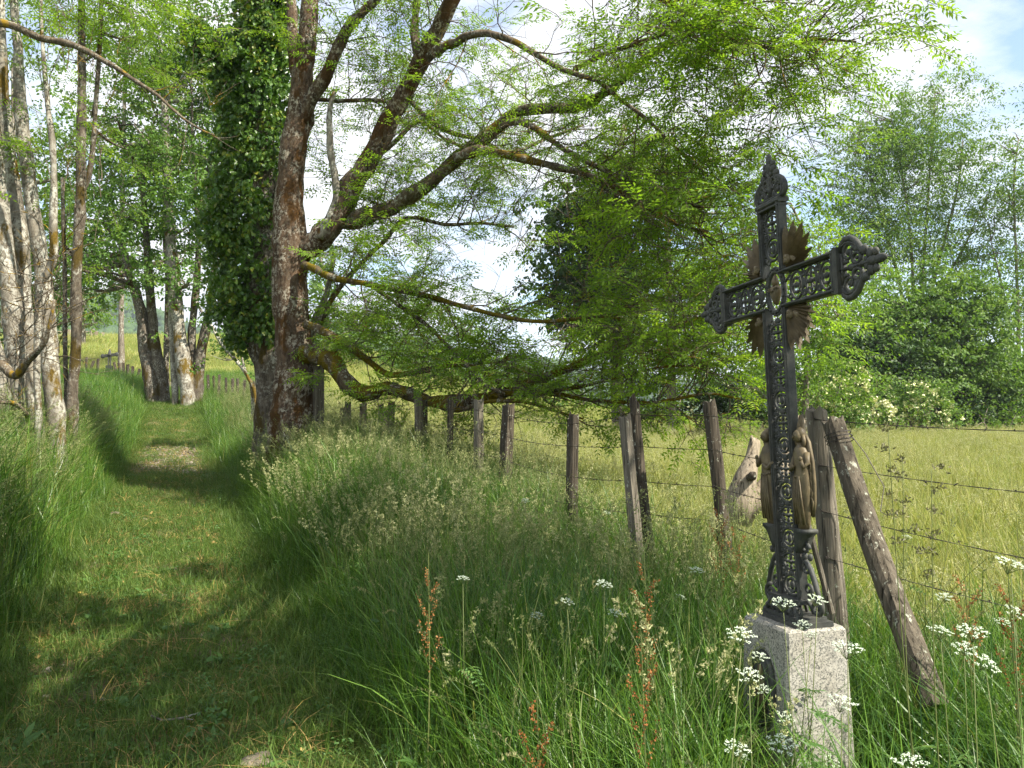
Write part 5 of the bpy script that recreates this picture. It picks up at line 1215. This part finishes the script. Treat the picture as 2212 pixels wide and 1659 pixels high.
# verge between path and fence (and the corner round the cross)
vx = lambda y: np.where(y < 4.6, 4.4 - (4.6 - y) * .3, fence_x(y) + .5)
X, Y = frustum_pts(3600, 1.9, 17, lambda y: PR(y) + .25, vx, 1.0)
k = np.hypot(X, Y) > 1.9; X, Y = X[k], Y[k]
def openped(X, Y, keep=.12):
    t = X / np.maximum(Y, .1); inw = (t > .26) & (t < .46) & (Y < 3.35) & (Y > 1.5); inw = inw | (np.hypot(X - base_c.x - .22, Y - base_c.y + .42) < .55); return ~inw | (rng.uniform(0, 1, len(X)) < keep)
k = openped(X, Y); X, Y = X[k], Y[k]
edge = smooth((X - PR(Y)) / 1.1)
put('tall_grass', 'tall', X, Y, 0, 0, scl=(.40 + .62 * edge) * rng.uniform(.75, 1.2, len(X)) * (.8 + .35 * patch(X, Y)))
X, Y = frustum_pts(1000, 2.0, 12, lambda y: PR(y) + .5, vx); k = (np.hypot(X, Y) > 2.1) & openped(X, Y, .2); put('broad_grass_blades', 'wide', X[k], Y[k], .7, 1.25)
def stemsin(name, key, n, y0, y1, a, b, s0, s1, th=.45, o=0.):
    X, Y = frustum_pts(n, y0, y1, a, b); k = (patch(X, Y, 1.1, o) > th) & (np.hypot(X, Y) > 2.0) & openped(X, Y, .15) & (rng.uniform(0, 1, len(X)) < np.where(Y < 4.8, {'stem_open': .3, 'stem_clumped': .22, 'stem_spike': .6}.get(key, 1), 1)); put(name, key, X[k], Y[k], s0, s1, .10)
stemsin('flowering_grass', 'stem_open', 900, 2.3, 16, lambda y: PR(y) + .7, vx, .75, 1.15, .25)
stemsin('cocksfoot_grass', 'stem_clumped', 560, 2.1, 14, lambda y: PR(y) + .4, vx, .75, 1.1, .35, 2.)
stemsin('spiked_grass', 'stem_spike', 480, 2.2, 15, lambda y: PR(y) + .5, vx, .75, 1.1, .35, 4.)
X, Y = frustum_pts(260, 2.0, 9, lambda y: PR(y) + .6, vx); put('leafy_herbs', 'herb', X, Y, .45, .9)
# edge grass both sides of the path
X, Y = frustum_pts(1100, 2.6, 34, lambda y: PR(y) - .15, lambda y: PR(y) + .7, .8); put('edge_grass', 'edge', X, Y, .7, 1.3)
X, Y = frustum_pts(1100, 3.4, 34, lambda y: PL(y) - .9, lambda y: PL(y) + .15, .8); put('edge_grass', 'edge', X, Y, .7, 1.3)
# left bank
bx_ = lambda y: np.minimum(-.80 * y - .4, PL(y) - 2.5)
X, Y = frustum_pts(2600, 3.6, 19, bx_, lambda y: PL(y) - .1, .9)
edge = smooth((PL(Y) - X) / .9); put('bank_grass', 'bank', X, Y, 0, 0, scl=(.6 + 1.0 * edge) * rng.uniform(.75, 1.2, len(X)))
X, Y = frustum_pts(2500, 4, 19, bx_, lambda y: PL(y) - .35); put('flowering_bank_grass', 'stem_open', X, Y, .75, 1.15)
X, Y = frustum_pts(700, 5, 18, bx_, lambda y: PL(y) - .8); put('cocksfoot_bank_grass', 'stem_clumped', X, Y, .75, 1.1)
# beyond 17 m beside the path
X, Y = frustum_pts(3400, 17, 42, lambda y: -.66 * y, lambda y: PL(y) - .2); put('slope_grass', 'bank', X, Y, .8, 1.4)
X, Y = frustum_pts(2600, 17, 42, lambda y: PR(y) + .3, lambda y: np.maximum(fence_x(y) + .8, PR(y) + 1.5)); put('slope_grass', 'bank', X, Y, .7, 1.2)
X, Y = frustum_pts(900, 16, 30, lambda y: PR(y) + .6, lambda y: PR(y) + 4); put('flowering_slope_grass', 'stem_open', X, Y, .7, 1.)
# path turf
X, Y = frustum_pts(8200, 2.2, 36, lambda y: PL(y) - .2, lambda y: PR(y) + .3, 1.25)
bare = (np.sin(X * 2.3 + Y * .9) * np.sin(Y * 1.7 - X) > .93) | ((np.abs(Y - 18.5) < 2.6) & (rng.uniform(0, 1, len(X)) < .80))
put('path_grass', 'short', X[~bare], Y[~bare], .5, 1.7, dz=.0)
X, Y = frustum_pts(700, 2.4, 14, PL, PR); k = patch(X, Y, 1.9, 1.) > .5; X, Y = X[k], Y[k]; put('clover_patches', 'clover', X, Y, .4, .85, dz=.01)
X, Y = frustum_pts(95, 2.4, 9, PL, PR); put('plantain_rosettes', 'broadweed', X, Y, .5, 1.0, dz=.01)
X, Y = frustum_pts(1300, 15.8, 21.5, lambda y: PL(y) + .2, lambda y: PR(y) - .1); put('gravel', 'stone', X, Y, 0, 0, .3, dz=.02, scl=rng.uniform(.02, .075, len(X)))
X, Y = frustum_pts(150, 3.2, 15, PL, PR); put('path_pebbles', 'stone', X, Y, 0, 0, .3, dz=.01, scl=rng.uniform(.02, .08, len(X)))
X, Y = frustum_pts(260, 3, 21, PL, PR); put('fallen_leaves', 'dryleaf', X, Y, .5, 1.1, dz=.03)
X, Y = frustum_pts(900, 2.4, 30, PL, PR, 1.2); k = patch(X, Y, 2.3, 5.) > .35; put('path_tufts', 'edge', X[k], Y[k], .22, .6)
X, Y = frustum_pts(900, 2.4, 26, PL, PR, 1.2); put('dry_thatch', 'thatch', X, Y, .6, 1.3, dz=.01)
X, Y = frustum_pts(180, 2.6, 16, lambda y: PL(y) - .6, lambda y: PR(y) + .5); put('low_herbs', 'herb', X, Y, .2, .45)
# meadow
fr = lambda y: .80 * y + 1
for (y0, y1, n) in ((4.6, 9, 1500), (9, 16, 2600), (16, 30, 5200)):
    X, Y = frustum_pts(n, y0, y1, lambda y: fence_x(y) + .2, fr); put('meadow_grass', 'meadow', X, Y, .9, 1.5)
X, Y = frustum_pts(6500, 28, 56, lambda y: np.where(y > 40, -.7 * y, fence_x(y)), lambda y: .78 * y); put('meadow_grass', 'meadow_far', X, Y, .8, 1.2)
X, Y = frustum_pts(7500, 54, 96, lambda y: -.7 * y, lambda y: .5 * y); put('meadow_grass', 'meadow_far', X, Y, 1.1, 1.7)
X, Y = frustum_pts(2400, 4.6, 30, lambda y: fence_x(y) + .2, fr); put('meadow_seed_heads', 'stem_field', X, Y, .9, 1.3)

# ------------------------------------------------------------------ umbellifers, docks, near grass heads
def umbel(seed, rad=.045):
    r = np.random.default_rng(seed); mh = MB(); n = 15
    for k in range(n):
        q = rad * math.sqrt((k + .4) / n); a = k * 2.399 + r.normal(0, .15); c = np.array([q * math.cos(a), q * math.sin(a), .012 - 7 * q * q + r.normal(0, .0015)])
        mh.m = 1; mh.tube([(0, 0, -.035), c * (.6, .6, .3) + np.array([0, 0, -.010]), c], .0007, 3, cap=False); mh.m = 0
        for j in range(11):
            b = r.uniform(0, 6.28); s_ = .0088 * math.sqrt(r.uniform()); V = np.array([(-1, -1, 0), (1, -1, 0), (1, 1, 0), (-1, 1, 0), (0, 0, .6)]) * r.uniform(.0014, .0024); V = (rotm(tuple(r.normal(0, .35, 3))) @ V.T).T
            mh.add(V + c + (s_ * math.cos(b), s_ * math.sin(b), .002 + r.normal(0, .001)), None, [(0, 1, 4), (1, 2, 4), (2, 3, 4), (3, 0, 4)])
    return mh.mesh('flower_head', mats=[M['petal'], M['g_stem']], smooth_sh=False)
UM = [umbel(900 + s) for s in range(4)]
def umb_leaf(seed):
    r = np.random.default_rng(seed); m = MB(); 
    for k in range(7):
        u = .2 + .8 * k / 6
        for sd in (-1, 1):
            for j in range(3):
                V, T = leaflet4(.030 * (1.3 - u), .012); V = (rotm((r.normal(0, .3), r.uniform(-.2, .4), sd * (.9 + .3 * j) * .8)) @ V.T).T; m.add(V + (u * .16 + .004 * j, sd * .014 * j * (1.3 - u), -.05 * u * u), None, T)
    m.tube([(0, 0, 0), (.09, 0, -.014), (.17, 0, -.05)], .0013, 3); return m.mesh('leaf', M['weed'], False)
UL = [umb_leaf(s) for s in range(2)]
ul = [(560, 290, 180), (790, 265, 150), (690, 440, 130), (270, 510, 220), (155, 590, 80), (400, 655, 130), (325, 785, 190), (265, 910, 110), (1000, 600, 230), (960, 970, 220), (575, 1075, 130), (550, 1262, 220), (240, 1290, 200), (700, 1390, 110), (1430, 1392, 240), (1640, 480, 180), (1860, 490, 220), (1800, 600, 170), (1950, 700, 200), (2070, 420, 130), (2120, 20, 220), (2150, 350, 150), (2200, 530, 80), (1790, 930, 100), (1900, 1180, 120), (160, 1230, 120), (280, 1350, 90), (750, 505, 100), (900, 1375, 130), (1480, 640, 90), (420, 880, 110), (1170, 745, 110), (1250, 1100, 110)]
ul = [(1516 + x * .3147, 1212.8 + y * .3147, max(22, w * .3147)) for x, y, w in ul] + [(1135, 1082, 20), (1000, 1250, 32), (1160, 1330, 30), (1305, 1263, 40), (1330, 1325, 38), (1505, 1233, 36), (1225, 1300, 34), (1310, 1108, 18), (2040, 1290, 40), (1470, 1290, 26), (1960, 1160, 22)]
rr = np.random.default_rng(31)
UMLAB = ["white umbel flower in front of the left half of the cross's scrolled foot", "white umbel flower in front of the right half of the cross's scrolled foot", 'smaller umbel overlapping the top edge of the pedestal just below the cross foot', "broad white umbel left of the pedestal's top left corner", 'small greenish umbel below the broad umbel left of the pedestal', "small umbel in front of the pedestal's shaded face, near its upper left edge", 'domed white umbel in front of the shaded face of the pedestal at mid height', 'small flat umbel left of the pedestal, directly below the domed one', 'largest white umbel in front of the sunlit face of the pedestal, near its top', "wide pale umbel in front of the middle of the pedestal's sunlit face", 'small umbel near the lower corner edge between shaded and lit pedestal faces', "big white umbel low in front of the pedestal's shaded face", 'white umbel cluster low left of the pedestal near the bottom of the view', 'small umbel at the very bottom in front of the pedestal corner', 'biggest bright white umbel at the bottom edge right of the pedestal', "pale umbel leftmost of the loose group right of the rotten leaning post's foot", 'wide flat umbel in the middle of the loose group at the right', 'umbel just below the flat one in the loose group at the right', 'lowest and rightmost umbel of the loose group at the right', 'small creamy umbel above the loose group near the right edge', 'tallest large umbel at the right edge, against the lower meadow', 'umbel at the right edge between the tallest one and the loose group', 'small umbel cut by the right edge beside the loose group', 'small solitary umbel low in the grass right of the pedestal', 'faint solitary umbel close to the bottom right corner', 'small umbel directly above the cluster low left of the pedestal', 'tiny umbel at the bottom edge below the cluster left of the pedestal', "small umbel lying over the front corner of the pedestal's top", 'umbel at the bottom edge in front of the sunlit pedestal face', 'small umbel between the pedestal and the foot of the rotten leaning post', 'small cream umbel in front of the shaded pedestal face below the domed one', 'greenish umbel just right of the sunlit pedestal face, upper part', 'greenish umbel just right of the sunlit pedestal face, lower part', 'tiny far umbel in the verge in front of the short stout post', 'umbel leftmost in the verge, left of the middle of the view', 'umbel lowest in the verge, near the middle of the view', 'upper of two bright umbels in the verge left of the pedestal', 'lower of two bright umbels in the verge left of the pedestal', 'umbel below the dark lichened post, left of the cross foot', 'pale umbel in the middle of the verge, left of the two bright ones', 'tiny umbel left of the leaning pair of posts', 'single umbel in the grass under the barbed wire at the far right', 'small umbel between the two bright verge umbels and the lichened post', 'small umbel high in the meadow edge right of the rotten leaning post']
for k, (x, y, w) in enumerate(ul):
    size = .085 * (1 if w > 34 else .8); Yd = min(max(size * FPX / w, 2.15), 7.5); Yd = min(Yd, 3.15) if 1600 < x < 1860 and y > 1330 else Yd
    p = P(x, y, Yd); sc_ = .88 * w * Yd / FPX / .09; gz = Hs(p.x, p.y)
    lab, gp = UMLAB[k], ('white umbel flowers by the pedestal' if x > 1580 else 'white umbel flowers in the verge grass')
    root = thing('umbel_flower', lab, 'flower', (p.x, p.y, gz), gp); hgt = p.z - gz
    o = link('flower_head', UM[k % 4], root); o.location = (0, 0, hgt); o.scale = (sc_,) * 3; o.rotation_euler = (rr.normal(.32, .14), rr.normal(0, .16), 0)
    m = MB(); bx0, by0 = rr.normal(0, .05, 2); m.tube([(bx0, by0, -.02), (bx0 * .5 + rr.normal(0, .01), by0 * .5, hgt * .5), (0, 0, hgt - .034 * sc_)], [.0026, .0020, .0012], 5); link('stem', m.mesh('stem', M['g_stem']), root)
    for q in range(2):
        o = link('leaf', UL[q], root); o.location = (bx0 * (.6 - .3 * q), by0 * (.6 - .3 * q), hgt * (.35 + .25 * q)); o.rotation_euler = (0, .1, rr.uniform(0, 6.28))
def dock(seed, h):
    r = np.random.default_rng(seed); m = MB(); m.m = 1; m.tube([(0, 0, -.02), (.01, 0, h * .5), (0, .01, h)], [.004, .003, .0015], 5); m.m = 0
    for b in range(7):
        z0 = h * (.5 + .06 * b); a = b * 2.4; L_ = .20 - .02 * b; m.m = 1; e = (math.cos(a) * .055, math.sin(a) * .055, z0 + L_); m.tube([(0, 0, z0), (e[0] * .6, e[1] * .6, z0 + L_ * .5), e], .0012, 3); m.m = 0
        for q in range(46):
            u = r.uniform(.15, 1); c = np.array([e[0] * u, e[1] * u, z0 + L_ * u]) + r.normal(0, .0055, 3); V = np.array([(-1, 0, -1), (1, 0, -1), (1, 0, 1), (-1, 0, 1)]) * r.uniform(.002, .0036); m.add((rotm(tuple(r.uniform(0, 6, 3))) @ V.T).T + c, [(0, 1, 2, 3)])
    return m.mesh('seed_head', mats=[M['dock'], M['g_stem']], smooth_sh=False)
for k, (x, y, Yd, lab) in enumerate([(1392, 1180, 3.3, 'tall rusty brown dock seed stalk right of the leaning pair of posts'), (1552, 1068, 4.6, 'rusty dock seed stalk in front of the dark lichened post'), (1386, 1370, 2.7, 'orange brown dock seed stalk low in the verge grass left of the pedestal'),
        (925, 1195, 3.6, 'reddish dock stalk in the middle of the verge grass'), (2085, 1215, 3.4, 'rusty dock stalk in the grass right of the leaning rotten post'), (2180, 1225, 3.0, 'rusty dock stalk near the right edge of the view'), (1160, 1500, 2.5, 'short reddish dock stalk near the bottom middle of the verge'), (1590, 1120, 4.9, 'thin pale rusty dock stalk beside the dead log')]):
    p = P(x, y, Yd); gz = Hs(p.x, p.y); root = thing('dock_plant', lab, 'plant', (p.x, p.y, gz)); link('seed_head', dock(k, p.z - gz), root)
    m = MB()
    for q in range(5):
        V, T = leaflet(.20, .05, .3, .3); V = (rotm((0, -.6, q * 1.3)) @ V.T).T; m.add(V + (0, 0, .02 + .05 * q), None, T)
    link('leaves', m.mesh('leaves', M['weed']), root)
def nearhead(x, y, xb, Yd, lab, n=6):
    p = P(x, y, Yd); b = P(xb, 934, Yd); gz = Hs(b.x, Yd); root = thing('cocksfoot_stalk', lab, 'grass stalk', (b.x, Yd, gz)); m = MB(); mid = (np.array(p) + (b.x, Yd, gz)) / 2 + (-.02, 0, .08)
    c, _ = catmull([(b.x, Yd, gz), mid, p], [1, 1, 1], 5); m.tube(c, np.linspace(.0022, .0012, len(c)), 4); r = np.random.default_rng(int(x)); m.build('stem', M['g_stem'], root)
    sdm = leafmat('dull_seed_head', (.10, .10, .05), (.18, .17, .09), None, .25)
    for q in range(n):
        m = MB(); u = .80 + .20 * q / (n - 1); k = c[min(len(c) - 1, int(u * (len(c) - 1)))] ; k = np.array(p) * (1 - (1 - u) * 2.2) + np.array(mid) * (1 - u) * 2.2 + r.normal(0, .010, 3)
        for j in range(26): V, T = leaflet4(.014, .006); V = (rotm((r.uniform(0, 3), r.uniform(-1.4, .2), r.uniform(0, 6.28))) @ V.T).T; m.add(V + k + r.normal(0, .0065, 3) * (1.4, 1.4, 1), None, T)
        m.build('seed_cluster', sdm, root)
nearhead(1918, 925, 1990, 2.4, 'tall grass stalk with dark clustered heads standing closest right of the leaning post')
nearhead(1950, 995, 1965, 2.6, 'shorter cocksfoot grass stalk with dark heads right of the leaning post')
nearhead(2012, 1010, 2025, 2.3, 'cocksfoot grass stalk with drooping dark heads at the right of the meadow view')
# stick and stones on the path
tw_ = thing('fallen_twig', 'thin grey fallen twig lying across the path near the sunlit patch', 'twig', (*P(370, 1520, 4.6)[:2], Hs(*P(370, 1520, 4.6)[:2])))
c0 = np.array([P(335, 934, 4.5).x, 4.5, 0]); m = MB(); q = [c0 + (.0, .05, 0), c0 + (.09, -.02, 0), c0 + (.19, .0, 0), c0 + (.27, .08, 0)]
for v in q: v[2] = Hs(v[0], v[1]) + .06
m.tube(q, [.006, .007, .007, .004], 6); m.tube([q[2], q[2] + (.08, -.05, .01)], [.004, .002], 5); m.build('stick', M['bark_pale'], tw_)
for k, (x, Yd, s_, lab) in enumerate([(568, 3.95, .09, 'pale grey stone half buried in grass at the bottom of the path edge'), (470, 4.75, .06, 'pale flat stone on the right side of the path below the middle'), (492, 4.85, .045, 'smaller pale stone just right of the flat path stone'), (255, 11.5, .09, 'pale stone on the left of the path above the shaded turf')]):
    px_ = P(x, 934, Yd).x; o = link('field_stone', PROTO['stone'][k % 5], None); o.location = (px_, Yd, Hs(px_, Yd) + s_ * .35); o.scale = (s_ * 2,) * 3; o.rotation_euler = (0, 0, k); tag(o, lab, 'stone')
